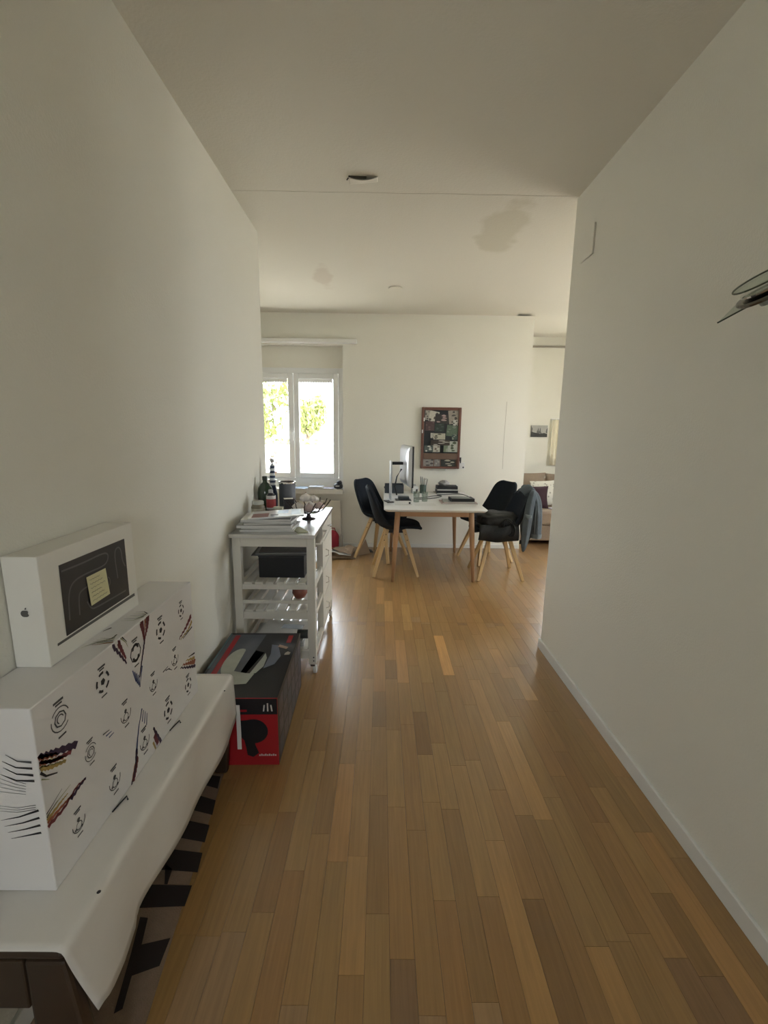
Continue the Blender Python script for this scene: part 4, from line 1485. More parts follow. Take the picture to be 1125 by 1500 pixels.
# ------------------------------------------------------------------ chairs
def make_chair(label, fab, loc, rz):
    r = thing('shell_chair', label, 'chair', loc, rz, 'shell chairs at the table')
    prof = [(0.262, 0.470, 0.120, 0.004), (0.235, 0.492, 0.185, 0.010), (0.14, 0.495, 0.222, 0.022), (0.02, 0.482, 0.236, 0.045), (-0.09, 0.474, 0.238, 0.075), (-0.165, 0.500, 0.236, 0.105),
            (-0.205, 0.570, 0.232, 0.100), (-0.232, 0.660, 0.226, 0.075), (-0.255, 0.750, 0.215, 0.055), (-0.275, 0.825, 0.198, 0.042), (-0.292, 0.872, 0.160, 0.030), (-0.300, 0.892, 0.100, 0.020)]
    sh_ = MB()
    NU = 12
    n = len(prof)
    for i, (x, z, w, c) in enumerate(prof):
        x0, z0 = prof[max(0, i - 1)][:2]
        x1, z1 = prof[min(n - 1, i + 1)][:2]
        dx, dz = x1 - x0, z1 - z0
        l = math.hypot(dx, dz)
        nx, nz = dz / l, -dx / l
        for j in range(NU + 1):
            u = -1 + 2 * j / NU
            cu = c * abs(u) ** 2.4
            sh_.v.append((x + nx * cu, u * w, z + nz * cu))
    for i in range(n - 1):
        for j in range(NU):
            a = i * (NU + 1) + j
            sh_.f.append((a, a + 1, a + NU + 2, a + NU + 1))
            sh_.mi.append(0)
    sh_.build('seat_shell', fab, r, smooth=True, solid=0.030, sub=2)
    cu_ = MB().blob((0.03, 0, 0.505), (0.185, 0.175, 0.022), 20, 8, sup=0.8)
    cu_.build('seat_cushion', fab, r, smooth=True)
    fr = MB().box(-0.10, 0.10, -0.028, 0.028, 0.415, 0.455).box(-0.028, 0.028, -0.10, 0.10, 0.4155, 0.4545)
    fr.build('leg_bracket', BLACK, r)
    for sx in (-1, 1):
        for sy in (-1, 1):
            top_ = Vector((sx * 0.085, sy * 0.075, 0.462))
            bot = Vector((sx * 0.222, sy * 0.218, 0.004))
            lg_ = MB().tube([top_, top_ * 0.5 + bot * 0.5, bot], [0.0265, 0.024, 0.019], sq=True)
            lo = lg_.build('leg', BEECH, r, bevel=0.003)
            for k in (0.10, 0.22):
                p = top_ * (1 - k) + bot * k
                MB().lathe([(0.005, 0), (0.005, 0.0015)], (p.x, p.y - 0.0185 - 0.002, p.z), 8, 'Y').build('bolt', INK, lo)
    return r


make_chair('dark shell chair standing tight beside the near left table leg and monitor', CHAIRF, (0.152, 4.455, 0), 0.03)
make_chair('dark shell chair turned askew beside the heap of brown paper', CHAIRF, (0.010, 4.965, 0), -0.54)
make_chair('dark shell chair carrying a black garment and a denim jacket', CHAIRF, (1.180, 4.372, 0), PI + 0.02)
make_chair('bare dark shell chair beyond the one with the denim jacket', CHAIRF, (1.195, 4.915, 0), PI + 0.38)

# ------------------------------------------------------------------ clothes on the near right chair
GARM = mat('black_garment_cloth', (0.0095, 0.0105, 0.011), 0.55, var=0.4, vscale=18, bump=0.3, bscale=60, spec=0.4)
bj = thing('black_garment', 'crumpled black garment bundled on a chair seat under the denim jacket', 'garment', (1.165, 4.345, 0.53))
gm = MB().blob((0.0, -0.04, 0.060), (0.205, 0.185, 0.080), 40, 22, amp=0.22, freq=2.6, sup=0.75, seed=4)
gm.build('bundled_body', GARM, bj, smooth=True, sub=1)
dp = MB().grid(lambda u, v: (-0.225 + 0.385 * u, -0.215 - 0.022 * math.sin(v * PI) - 0.012 * math.sin(u * 11 + v * 3), 0.045 - 0.15 * v - 0.02 * math.sin(u * PI) * v), 24, 10)
dp.build('hanging_hem', GARM, bj, smooth=True, solid=0.008)
for k in range(3):
    MB().tube([(0.02 + 0.055 * math.cos(a * 0.4 + 0.3 + k * 0.25) + 0.02 * k, -0.225 - 0.006 * k, 0.02 + (0.06 + 0.014 * k) * math.sin(a * 0.4 + 0.3)) for a in range(-6, 8)], 0.006, 8).build('fold', GARM, bj, smooth=True)

dj = thing('denim_jacket', 'faded blue-grey denim jacket hung over a dark chair backrest', 'jacket', (1.45, 4.36, 0.45))


def loft(sections, seg=28, fold=0.0, seed=0, closed_top=True):
    mb = MB()
    prev = None
    for i, (cx, cy, cz, rx, ry) in enumerate(sections):
        pts_ = []
        for k in range(seg):
            a = 2 * PI * k / seg
            f_ = 1 + fold * math.sin(a * 5 + seed + i * 0.35) + fold * 0.8 * mnoise.noise(Vector((math.cos(a) * 2, math.sin(a) * 2, i * 0.4 + seed)))
            pts_.append((cx + rx * f_ * math.cos(a), cy + ry * f_ * math.sin(a), cz))
        cur = mb.ring(pts_)
        if prev:
            mb.bridge(prev, cur)
        else:
            mb.cap(list(reversed(cur)))
        prev = cur
    mb.cap(prev)
    return mb


loft([(0.020, 0.02, -0.10, 0.010, 0.05), (0.025, 0.02, -0.03, 0.030, 0.15), (0.035, 0.02, 0.08, 0.036, 0.19), (0.038, 0.02, 0.20, 0.038, 0.20), (0.045, 0.02, 0.29, 0.040, 0.205),
      (0.040, 0.02, 0.37, 0.046, 0.205), (0.022, 0.02, 0.43, 0.052, 0.185), (0.014, 0.02, 0.465, 0.040, 0.13), (0.010, 0.02, 0.480, 0.016, 0.07)], fold=0.12, seed=1).build('jacket_body', DENIM, dj, smooth=True, sub=1)
loft([(0.058, -0.185, 0.00, 0.040, 0.040), (0.058, -0.185, 0.025, 0.046, 0.045), (0.054, -0.185, 0.03, 0.048, 0.046), (0.052, -0.19, 0.14, 0.050, 0.05), (0.048, -0.185, 0.26, 0.050, 0.055),
      (0.038, -0.17, 0.36, 0.050, 0.06), (0.020, -0.14, 0.43, 0.042, 0.06), (0.005, -0.11, 0.46, 0.022, 0.04)], seg=20, fold=0.14, seed=3).build('sleeve', DENIM, dj, smooth=True, sub=1)
loft([(-0.080, -0.255, -0.14, 0.010, 0.008), (-0.075, -0.258, -0.06, 0.034, 0.018), (-0.070, -0.258, 0.06, 0.044, 0.020), (-0.058, -0.255, 0.20, 0.044, 0.022), (-0.040, -0.242, 0.33, 0.040, 0.026), (-0.010, -0.205, 0.42, 0.034, 0.034), (0.005, -0.17, 0.455, 0.022, 0.034)], seg=20, fold=0.13, seed=8).build('front_panel', DENIM, dj, smooth=True, sub=1)
MB().grid(lambda u, v: (-0.062 + 0.09 * v - 0.015 * math.sin(PI * u), -0.15 + 0.25 * u, 0.425 + 0.062 * v ** 0.6 - 0.035 * (2 * u - 1) ** 2), 12, 6).build('collar', DENIM, dj, smooth=True, solid=0.010)

DENL = mat('denim_light', (0.13, 0.155, 0.165), 0.85, var=0.25, vscale=30)
loft([(0.058, -0.185, -0.012, 0.048, 0.046), (0.058, -0.185, 0.030, 0.051, 0.049)], seg=20, fold=0.06, seed=3).build('cuff', DENL, dj, smooth=False)
MB().grid(lambda u, v: (-0.092 + 0.06 * u, -0.281 - 0.004 * math.sin(PI * u), 0.24 - 0.045 * v * (1 - 0.4 * abs(2 * u - 1)) - 0.01 * u), 8, 3).build('pocket_flap', DENL, dj, smooth=True, solid=0.004)
MB().tube([(0.020, -0.215, 0.38), (0.020, -0.236, 0.28), (0.020, -0.238, 0.15), (0.026, -0.228, 0.04)], 0.005, 6).build('front_seam', DENL, dj, smooth=True)

# ------------------------------------------------------------------ monitor on a stand
mo = thing('monitor', 'silver-backed monitor on an arm stand at the window end of the table', 'monitor', (0.262, 4.60, TT + 0.0003), math.radians(-82.5))
# local: x along the panel width (near edge = +x), y = screen side
hw = 0.275
zb, zt_ = 0.165, 0.570
box(-hw, hw, 0.004, 0.022, zb, zt_).build('bezel', BLACK, mo, bevel=0.003)
box(-hw + 0.012, hw - 0.012, 0.022, 0.0228, zb + 0.016, zt_ - 0.012).build('screen', mat('dark_screen', (0.012, 0.013, 0.016), 0.12), mo)
bk = MB()
prevr = None
for (d, sx_, sz_) in ((0.004, 1.0, 1.0), (-0.012, 0.985, 0.98), (-0.030, 0.85, 0.82), (-0.040, 0.55, 0.50)):
    zc = (zb + zt_) / 2
    hz = (zt_ - zb) / 2 * sz_
    cur = bk.ring([(a, d, zc + b) for a, b in rrect(-hw * sx_, hw * sx_, -hz, hz, 0.025 * sx_)])
    if prevr:
        bk.bridge(prevr, cur)
    prevr = cur
bk.cap(prevr)
bk.build('back_shell', SILVER, mo, smooth=True)
box(-0.03, 0.03, -0.155, -0.04, 0.375, 0.405).build('arm', BLACK, mo, bevel=0.006)
box(-0.045, 0.045, -0.172, -0.155, 0.01, 0.415).build('column', mat('stand_silver', (0.66, 0.67, 0.68), 0.3, 0.6), mo, bevel=0.004)
MB().tube([(0, -0.05, 0.33), (0, -0.10, 0.25), (0.01, -0.12, 0.15), (0.02, -0.10, 0.06)], 0.008, 8).build('cable', BLACK, mo, smooth=True)
box(-0.10, 0.10, -0.18, 0.02, 0.0, 0.012).build('base_plate', mat('stand_silver', (0, 0, 0)), mo, bevel=0.004)

hub = thing('docking_station', 'white low desk box with black tray top beside the monitor foot', 'desk box', (0.222, 4.385, TT + 0.0003), 0.03)
box(-0.085, 0.085, -0.06, 0.06, 0, 0.038).build('box_body', WTOP, hub, bevel=0.003)
box(-0.078, 0.078, -0.055, 0.055, 0.038, 0.045).build('tray', BLACK, hub, bevel=0.002)
MB().lathe([(0.010, 0), (0.010, 0.004)], (0.062, -0.064, 0.018), 12, 'Y').build('dial', BLACK, hub)
box(-0.05, 0.06, -0.03, 0.04, 0.045, 0.075).build('adapter', mat('adapter_dark', (0.035, 0.045, 0.05), 0.4), hub, bevel=0.004)

db = thing('dark_file_box', 'dark blue-grey open file box at the wall end of the table by the window', 'box', (0.155, 5.20, TT + 0.0003))
DBM = mat('file_box', (0.035, 0.045, 0.055), 0.5)
MB().box(-0.11, 0.11, -0.08, 0.08, 0, 0.006).box(-0.11, 0.11, -0.08, -0.074, 0.006, 0.10).box(-0.11, 0.11, 0.074, 0.08, 0.006, 0.10).box(-0.11, -0.104, -0.074, 0.074, 0.006, 0.10).box(0.104, 0.11, -0.074, 0.074, 0.006, 0.10).build('box_body', DBM, db)
box(-0.118, -0.11, -0.02, 0.02, 0.05, 0.07).build('grip', DBM, db)

# pen cup with pens
pc = thing('pen_cup', 'green glass pen cup standing by the wall on the table', 'cup', (0.495, 5.17, TT + 0.0003))
MB().lathe([(0.034, 0), (0.036, 0.003), (0.038, 0.095), (0.035, 0.095), (0.033, 0.006)], seg=24, caps=False).lathe([(0.034, 0), (0.034, 0.006)], seg=24).build('cup_body', mat('cup_green', (0.055, 0.095, 0.075), 0.2), pc, smooth=True)
for i, (dx, dy, lean, h_, c, lab) in enumerate(((-0.015, 0.0, -0.10, 0.17, (0.03, 0.06, 0.05), 'dark green pen'), (0.005, -0.01, 0.03, 0.155, (0.02, 0.02, 0.025), 'black pen'), (0.012, 0.012, 0.14, 0.15, (0.60, 0.60, 0.57), 'white pen'),
                                            (-0.004, 0.014, -0.03, 0.165, (0.05, 0.10, 0.11), 'teal pen'), (0.018, -0.004, 0.22, 0.145, (0.10, 0.10, 0.10), 'grey pen'))):
    p = thing('pen', lab + ' standing in the green cup by the wall', 'pen', (0.495 + dx, 5.17 + dy, TT + 0.008), 0, 'pens in the cup')
    e_ = (lean * h_ * 0.9, 0, h_)
    MB().tube([(0, 0, 0), e_], 0.0045, 8).build('barrel', mat('pen_%d' % i, c, 0.4), p, smooth=True)
    MB().tube([e_, (e_[0] * 1.12, 0, e_[2] * 1.12)], [0.0046, 0.002], 8).build('tip', BLACK, p)
wb = thing('white_desk_gadget', 'small white upright gadget with dark slot beside the pen cup', 'gadget', (0.395, 5.15, TT + 0.0003), 0.2)
box(-0.038, 0.038, -0.03, 0.03, 0, 0.088).build('gadget_body', mat('gadget_white', (0.60, 0.60, 0.57), 0.5), wb, bevel=0.008)
box(0.006, 0.028, -0.0312, -0.030, 0.014, 0.052).build('slot', BLACK, wb)
box(-0.024, 0.010, -0.02, 0.02, 0.088, 0.112).build('gadget_top', mat('gadget_grey', (0.35, 0.35, 0.33), 0.5), wb, bevel=0.004)

# stack at the back right
z = TT + 0.0003
for i, (w, l, t, rz, c, lab, nm) in enumerate(((0.27, 0.20, 0.012, 0.10, (0.45, 0.44, 0.40), 'grey writing pad at the bottom of the stack below the pinboard', 'writing_pad'),
                                             (0.25, 0.18, 0.030, -0.04, (0.025, 0.027, 0.03), 'thick black notebook low in the stack below the pinboard', 'notebook'),
                                             (0.24, 0.17, 0.012, 0.03, (0.40, 0.40, 0.38), 'thin grey notebook in the middle of the stack below the pinboard', 'notebook'),
                                             (0.24, 0.17, 0.034, -0.02, (0.022, 0.022, 0.025), 'black notebook topping the stack below the pinboard', 'notebook'))):
    magazine(0.775, 5.19, z, w, l, t, rz, c, lab, 'notebook', nm=nm)
    z += t + 0.0004
cr = thing('crumpled_tissue', 'crumpled pale tissue lying on the black notebook stack', 'tissue', (0.745, 5.19, z))
MB().blob((0, 0, 0.030), (0.060, 0.045, 0.030), 22, 12, amp=0.55, freq=3.5, seed=6).build('tissue', mat('tissue_grey', (0.42, 0.40, 0.38), 0.8), cr, smooth=True)
# books at the front right
z = TT + 0.0003
for (cx, cy, w, l, t, rz, c, lab, art) in ((0.795, 4.50, 0.36, 0.24, 0.010, 0.02, (0.40, 0.30, 0.27), 'pinkish-brown flat folder under the books at the table edge', ()),
                                         (0.800, 4.52, 0.32, 0.21, 0.009, -0.05, (0.30, 0.31, 0.30), 'grey booklet between the flat folder and the black book', ()),
                                         (0.830, 4.51, 0.24, 0.165, 0.030, 0.04, (0.020, 0.022, 0.025), 'thick black book on the folder at the table edge', ((-0.45, 0.35, -0.35, 0.4, (0.14, 0.16, 0.15)),))):
    magazine(cx, cy, z, w, l, t, rz, c, lab, 'book', art, nm='book')
    z += t + 0.0004
# drinking glasses
for i, (x, y, h_, lab) in enumerate(((0.365, 4.50, 0.11, 'clear drinking glass right beside the monitor foot'), (0.455, 4.55, 0.10, 'clear drinking glass standing alone in the middle of the table'))):
    gl = thing('drinking_glass', lab, 'glass', (x, y, TT + 0.0003))
    MB().lathe([(0.028, 0), (0.030, 0.004), (0.034, h_), (0.032, h_), (0.0275, 0.008)], seg=24, caps=False).lathe([(0.028, 0), (0.028, 0.008)], seg=24).build('glass_wall', CLEAR, gl)
pa = thing('paper_sheet', 'loose sheet of paper lying on the table in front of the glasses', 'paper', (0.44, 4.34, TT + 0.0004), 0.06)
box(-0.105, 0.105, -0.074, 0.074, 0, 0.0008).build('sheet', PAPER, pa)
po = thing('phone', 'dark phone lying near the monitor at the window side of the table', 'phone', (0.082, 4.50, TT + 0.0004), 0.3)
box(-0.036, 0.036, -0.07, 0.07, 0, 0.008).build('phone_body', BLACK, po, bevel=0.003)
# cables
for pts_, lab in (([(0.36, 4.72, 0.006), (0.50, 4.80, 0.006), (0.62, 4.95, 0.006), (0.70, 4.90, 0.010), (0.60, 4.76, 0.006), (0.47, 4.68, 0.006), (0.38, 4.65, 0.006)], 'black cable looping from the monitor across the table'),
                  ([(0.64, 4.99, 0.006), (0.78, 4.96, 0.020), (0.90, 4.93, 0.030), (0.965, 4.82, 0.02), (0.97, 4.72, 0.006)], 'black cable arching beside the notebook stack to the table edge')):
    sm = [Vector(p) for p in pts_]
    for _ in range(2):
        nw = [sm[0]]
        for a, b in zip(sm, sm[1:]):
            nw += [a * .75 + b * .25, a * .25 + b * .75]
        sm = nw + [sm[-1]]
    o = MB().tube([(p.x, p.y, p.z + TT) for p in sm], 0.0045, 8).build('cable', BLACK, smooth=True)
    tag(o, lab, 'cable')

# ------------------------------------------------------------------ pinboard
PBY = YB - 0.004
pb = thing('pinboard', 'dark pinboard in a red-brown frame with a shelf strip on the back wall', 'pinboard', (0.711, PBY, 1.360))
w2, h2 = 0.236, 0.363
box(-w2 + 0.01, w2 - 0.01, -0.012, 0, -h2 + 0.01, h2 - 0.01).build('board', CHALK, pb)
for a in ((-w2, -w2 + 0.032, -h2, h2), (w2 - 0.032, w2, -h2, h2), (-w2 + 0.032, w2 - 0.032, h2 - 0.034, h2), (-w2 + 0.032, w2 - 0.032, -h2, -h2 + 0.026)):
    box(a[0], a[1], -0.032, 0, a[2], a[3]).build('frame_bar', BOARDF, pb, bevel=0.006)
box(-w2 + 0.033, w2 - 0.033, -0.040, -0.012, -0.250, -0.176).build('shelf_strip', BOARDS, pb, bevel=0.003)
box(-w2 + 0.033, w2 - 0.033, -0.016, -0.012, -h2 + 0.027, -0.251).build('lower_panel', BOARDS, pb)
for x in (-0.085, 0.075):
    MB().lathe([(0.005, 0), (0.005, -0.02), (0.010, -0.024), (0.009, -0.034)], (x, -0.016, -h2 - 0.012), 10, 'Y').box(x - 0.006, x + 0.006, -0.018, 0, -h2 - 0.018, -h2 + 0.004).build('peg', mat('peg_white', (0.70, 0.69, 0.64), 0.5), pb)
for (dx, z_) in ((-w2 + 0.03, 0.20), (-w2 + 0.012, 0.06)):
    box(dx - 0.006, dx + 0.006, -0.036, -0.030, z_, z_ + 0.04).build('clip', PAPER, pb)


def zb2(x, y, d):
    return at(600 + x * 0.0889, 580 + y * 0.0889, Y=PBY - d)


cards = [
    (330, 255, 470, 420, 0.20, (0.50, 0.48, 0.40), (0.10, 0.09, 0.07), 'cream folded sheet pinned near the top of the pinboard'),
    (430, 305, 640, 450, 0.08, (0.040, 0.034, 0.032), (0.36, 0.26, 0.24), 'dark card with pale pink script near the top of the pinboard'),
    (655, 240, 812, 452, -0.12, (0.30, 0.27, 0.22), (0.07, 0.065, 0.055), 'grey-beige photo pinned at the top corner of the pinboard by the jacket side'),
    (722, 400, 786, 538, 0.0, (0.48, 0.47, 0.42), (0.05, 0.05, 0.05), 'narrow white tag with dark ovals overlapping the green card'),
    (620, 488, 786, 662, 0.10, (0.09, 0.13, 0.085), (0.16, 0.20, 0.15), 'green postcard on the jacket side of the pinboard'),
    (700, 640, 795, 720, 0.0, (0.05, 0.08, 0.065), (0.35, 0.36, 0.30), 'small dark green picture with white dots under the green postcard'),
    (262, 238, 326, 392, 0.05, (0.34, 0.32, 0.27), (0.10, 0.09, 0.08), 'small floral card pinned at the top corner of the pinboard by the window side'),
    (268, 420, 402, 570, 0.0, (0.085, 0.050, 0.048), (0.14, 0.09, 0.08), 'maroon portrait card on the window side of the pinboard'),
    (425, 458, 560, 585, 0.0, (0.030, 0.045, 0.036), (0.06, 0.085, 0.07), 'dark green card in the middle of the pinboard'),
    (402, 618, 578, 716, 0.0, (0.42, 0.40, 0.31), (0.08, 0.08, 0.06), 'cream strip with dark scribbles across the middle of the pinboard'),
    (348, 612, 398, 692, 0.0, (0.40, 0.39, 0.33), (0.12, 0.11, 0.09), 'tiny pale stamp beside the scribbled cream strip'),
    (362, 728, 648, 815, 0.0, (0.055, 0.040, 0.030), (0.42, 0.40, 0.34), 'wide dark card with a pale rim above the shelf strip'),
    (380, 790, 492, 922, 0.0, (0.46, 0.44, 0.37), (0.14, 0.10, 0.08), 'white shirt-shaped card standing on the shelf strip'),
    (566, 812, 662, 924, 0.0, (0.18, 0.22, 0.14), (0.32, 0.34, 0.26), 'pale green card standing on the shelf strip'),
    (638, 752, 788, 922, 0.0, (0.40, 0.41, 0.34), (0.07, 0.09, 0.05), 'white and green plant card at the jacket end of the shelf strip'),
    (250, 818, 380, 918, 0.0, (0.070, 0.090, 0.080), (0.50, 0.50, 0.45), 'dark landscape card at the window end of the shelf strip'),
    (220, 1038, 382, 1156, 0.0, (0.26, 0.24, 0.22), (0.07, 0.06, 0.06), 'grey photo card below the shelf strip at the window side'),
    (410, 1040, 492, 1156, 0.0, (0.22, 0.20, 0.19), (0.34, 0.32, 0.28), 'narrow grey photo card below the middle of the shelf strip'),
    (525, 1050, 745, 1158, 0.0, (0.030, 0.032, 0.026), (0.46, 0.44, 0.32), 'black card with cream house picture below the shelf strip'),
]
for i, (x0, y0, x1, y1, tilt, c, c2_, lab) in enumerate(cards):
    d = 0.0135 + 0.0011 * (i % 6) + (0.004 if y0 > 1000 else 0) + (0.012 if 780 < y1 < 1000 and y0 > 700 else 0)
    a, b = zb2(x0, y0, d), zb2(x1, y1, d)
    cx, cz, w, h_ = (a.x + b.x) / 2, (a.z + b.z) / 2, (b.x - a.x) * 1.08, (a.z - b.z) * 1.06
    r = thing('pinned_card', lab, 'card', (cx, PBY - d, cz), 0, 'cards on the pinboard')
    r.rotation_euler = (0, tilt, 0)
    box(-w / 2, w / 2, -0.0008, 0, -h_ / 2, h_ / 2).build('card', mat('card_%02d' % i, c, 0.5, var=0.35, vscale=55), r)
    q = random.Random(i + 40)
    pm = mat('card_art_%02d' % i, c2_, 0.5, var=0.4, vscale=80)
    for k in range(4):
        ww, hh = w * q.uniform(0.10, 0.20), h_ * q.uniform(0.08, 0.20)
        ax, az = q.uniform(-w / 2 + ww, w / 2 - ww), (-0.36 + 0.24 * k) * h_
        MB().quad([(ax + ww * math.cos(2 * PI * j / 9) * (1 + 0.25 * math.sin(j * 2.3 + k)), -0.0011, az + hh * 0.7 * math.sin(2 * PI * j / 9)) for j in range(9)][::-1]).build('printed_shape', pm, r)
# switch with hanging keys
sw = thing('light_switch', 'small white wall switch with dangling keys beside the pinboard corner', 'switch', (0.978, YB - 0.0005, 1.035))
box(-0.038, 0.038, -0.010, 0, -0.038, 0.038).build('switch_plate', mat('switch_white', (0.72, 0.71, 0.67), 0.4), sw, bevel=0.003)
MB().lathe([(0.010, 0), (0.010, -0.003)], (0.02, -0.010, -0.02), 10, 'Y').build('dark_button', INK, sw)
MB().tube([(-0.02, -0.014, 0.10), (-0.018, -0.016, 0.06), (-0.015, -0.014, 0.03)], [0.012, 0.010, 0.006], 8).build('keys', INK, sw)

# ------------------------------------------------------------------ radiator
rd = thing('radiator', 'flat cream panel radiator below the window sill', 'radiator', (0, 0, 0))
RADM = mat('radiator_cream', (0.74, 0.70, 0.62), 0.4)
for (a, b) in ((-1.62, -0.70), (-0.695, -0.49)):
    box(a, b, YB - 0.075, YB - 0.055, 0.10, 0.598).build('panel', RADM, rd, bevel=0.004)
box(-1.60, -0.51, YB - 0.055, YB - 0.004, 0.13, 0.57).build('body', RADM, rd)
MB().tube([(-0.47, YB - 0.04, 0.16), (-0.51, YB - 0.04, 0.16)], 0.012, 10).tube([(-0.47, YB - 0.04, 0.16), (-0.47, YB - 0.04, 0.0)], 0.009, 10).build('pipe', RADM, rd, smooth=True)

# ------------------------------------------------------------------ things on the sill
SZ = 0.7414
oc = thing('potted_orchid', 'pink and yellow orchid in a white pot on the window sill', 'plant', (-1.315, 5.33, SZ))
MB().lathe([(0.035, 0), (0.045, 0.01), (0.055, 0.10), (0.058, 0.105), (0.052, 0.105), (0.048, 0.09)], seg=24).build('pot', mat('pot_white', (0.70, 0.69, 0.66), 0.4), oc, smooth=True)
MB().tube([(0, 0, 0.08), (0.01, 0.0, 0.2), (0.03, 0.0, 0.33), (0.02, 0.0, 0.45)], [0.004, 0.004, 0.003, 0.002], 8).build('stem', mat('stem_green', (0.12, 0.18, 0.05), 0.6), oc, smooth=True)
q = random.Random(5)
for k in range(8):
    zz = 0.16 + 0.038 * k
    cx = 0.02 + 0.028 * math.sin(k * 2.1)
    cy = 0.03 * math.cos(k * 1.7)
    m_ = mat('petal_pink', (0.58, 0.33, 0.27), 0.6) if k % 3 else mat('petal_yellow', (0.65, 0.56, 0.28), 0.6)
    fo2 = MB()
    for j in range(5):
        a = 2 * PI * j / 5 + k
        u = Vector((math.cos(a), 0.25 * math.sin(k), math.sin(a)))
        v = Vector((-math.sin(a), 0.2, math.cos(a)))
        c_ = Vector((cx, cy, zz))
        fo2.quad([c_, c_ + u * 0.014 + v * 0.009, c_ + u * 0.027, c_ + u * 0.014 - v * 0.009])
    fo2.build('blossom', m_, oc)
for k in range(4):
    a = k * 1.6
    MB().grid(lambda u, v: (math.cos(a) * 0.10 * v + math.sin(a) * 0.018 * (u - .5) * math.sin(PI * min(1, v + .08)), math.sin(a) * 0.06 * v - math.cos(a) * 0.018 * (u - .5) * math.sin(PI * min(1, v + .08)), 0.095 + 0.07 * v - 0.05 * v * v), 2, 6).build('leaf', mat('orchid_leaf', (0.10, 0.16, 0.05), 0.5), oc, smooth=True)
z = SZ
for (cx, cy, w, l, t, rz, c, lab) in ((-1.13, 5.36, 0.18, 0.15, 0.022, 0.0, (0.05, 0.06, 0.07), 'dark booklet bundle on the sill next to the canister'),
                                      (-0.955, 5.345, 0.17, 0.20, 0.012, -0.35, (0.26, 0.33, 0.42), 'pale blue striped magazine lying askew on the window sill'),
                                      (-0.785, 5.35, 0.18, 0.15, 0.016, 0.05, (0.13, 0.16, 0.20), 'grey-blue booklet in the middle of the window sill'),
                                      (-0.640, 5.34, 0.15, 0.12, 0.010, -0.04, (0.20, 0.19, 0.25), 'thin lilac-grey booklet on the window sill')):
    magazine(cx, cy, SZ, w, l, t, rz, c, lab, 'booklet', art=((-0.3, -0.2, -0.4, 0.4, (0.06, 0.08, 0.10)), (0.1, 0.18, -0.4, 0.4, (0.10, 0.12, 0.16))) if 'striped' in lab else (), nm='booklet')
mg2 = magazine(-0.785, 5.35, SZ + 0.0163, 0.17, 0.14, 0.012, -0.08, (0.26, 0.28, 0.32), 'pale booklet on top of the grey-blue one on the sill', 'booklet', nm='booklet')
cm_ = thing('camera_bag', 'small dark camera bag at the pinboard end of the window sill', 'bag', (-0.515, 5.325, SZ))
MB().blob((0, 0, 0.035), (0.055, 0.045, 0.0345), 18, 10, amp=0.1, sup=0.7, seed=2).build('bag_body', mat('bag_dark', (0.035, 0.042, 0.05), 0.6), cm_, smooth=True)
MB().blob((0.012, 0, 0.078), (0.034, 0.032, 0.026), 16, 9, amp=0.15, seed=3).build('bag_top', mat('bag_dark', (0, 0, 0)), cm_, smooth=True)
box(-0.028, 0.018, -0.0455, -0.040, 0.035, 0.046).build('bag_badge', PAPER, cm_)

# ------------------------------------------------------------------ paper heap and red bag on the floor
labs = ['flattened cardboard sheet lowest in the paper heap under the window', 'brown paper bag lying flat in the heap under the window', 'torn brown paper standing up like a peak in the heap', 'folded brown card leaning across the paper heap',
        'dark crumpled sheet at the chair side of the paper heap', 'pale folded newspaper edge inside the brown paper heap']


def heap_z(x, y):
    return 0.045 * math.exp(-((x + 0.46) ** 2 + (y - 5.0) ** 2) / 0.022)


def sheet(name, lab, cx, cy, k, w, l, m_, rz, seed, heap=True):
    r = thing(name, lab, 'paper', (cx, cy, 0), rz)
    cs, sn = math.cos(rz), math.sin(rz)

    def f(u, v):
        a, b = (u - .5) * w, (v - .5) * l
        x, y = cx + a * cs - b * sn, cy + a * sn + b * cs
        z_ = 0.005 + 0.016 * k + 0.005 * mnoise.noise(Vector((x * 22, y * 22, seed)))
        if heap:
            z_ += heap_z(x, y) + k * 0.016 * max(0.0, math.sin(x * 21 + y * 13))
        else:
            z_ += 0.022 * (1 + mnoise.noise(Vector((x * 30, y * 30, seed)))) * math.sin(PI * u) * math.sin(PI * v)
        return (a, b, max(z_, 0.002))
    MB().grid(f, 10, 10).build('sheet', m_, r, smooth=False, solid=0.003)
    return r


PB2 = mat('brown_card', (0.30, 0.22, 0.15), 0.8, var=0.15)
sheet('cardboard_sheet', labs[0], -0.455, 4.99, 0, 0.33, 0.30, PB2, 0.08, 1)
sheet('paper_bag', labs[1], -0.455, 5.02, 1, 0.30, 0.26, PAPERB, -0.2, 2)
sheet('newspaper_sheet', labs[5], -0.46, 4.93, 2, 0.26, 0.15, PAPER, -0.05, 6)
sheet('folded_card', labs[3], -0.435, 4.96, 3, 0.25, 0.16, PB2, -0.28, 4)
pk = thing('torn_paper', labs[2], 'paper', (-0.195, 5.045, 0.002), 0.15)
mbk = MB()
for (A_1, B_1, C_1) in (((-0.085, -0.03, 0), (0.02, -0.01, 0.19), (0.01, 0.01, 0.0)), ((0.01, 0.01, 0.0), (0.02, -0.01, 0.19), (0.085, 0.05, 0.0)), ((-0.02, 0.03, 0.0), (-0.03, 0.03, 0.14), (0.06, 0.06, 0.0))):
    mbk.quad([A_1, B_1, C_1])
mbk.build('sheet', PAPERB, pk, solid=0.003)
sheet('dark_sheet', labs[4], -0.175, 5.19, 0, 0.16, 0.13, mat('dark_paper', (0.06, 0.055, 0.05), 0.7), 0.2, 5, heap=False)
rb2 = thing('red_bag', 'small soft red bag slumped against the radiator', 'bag', (-0.575, 5.235, 0.0005))
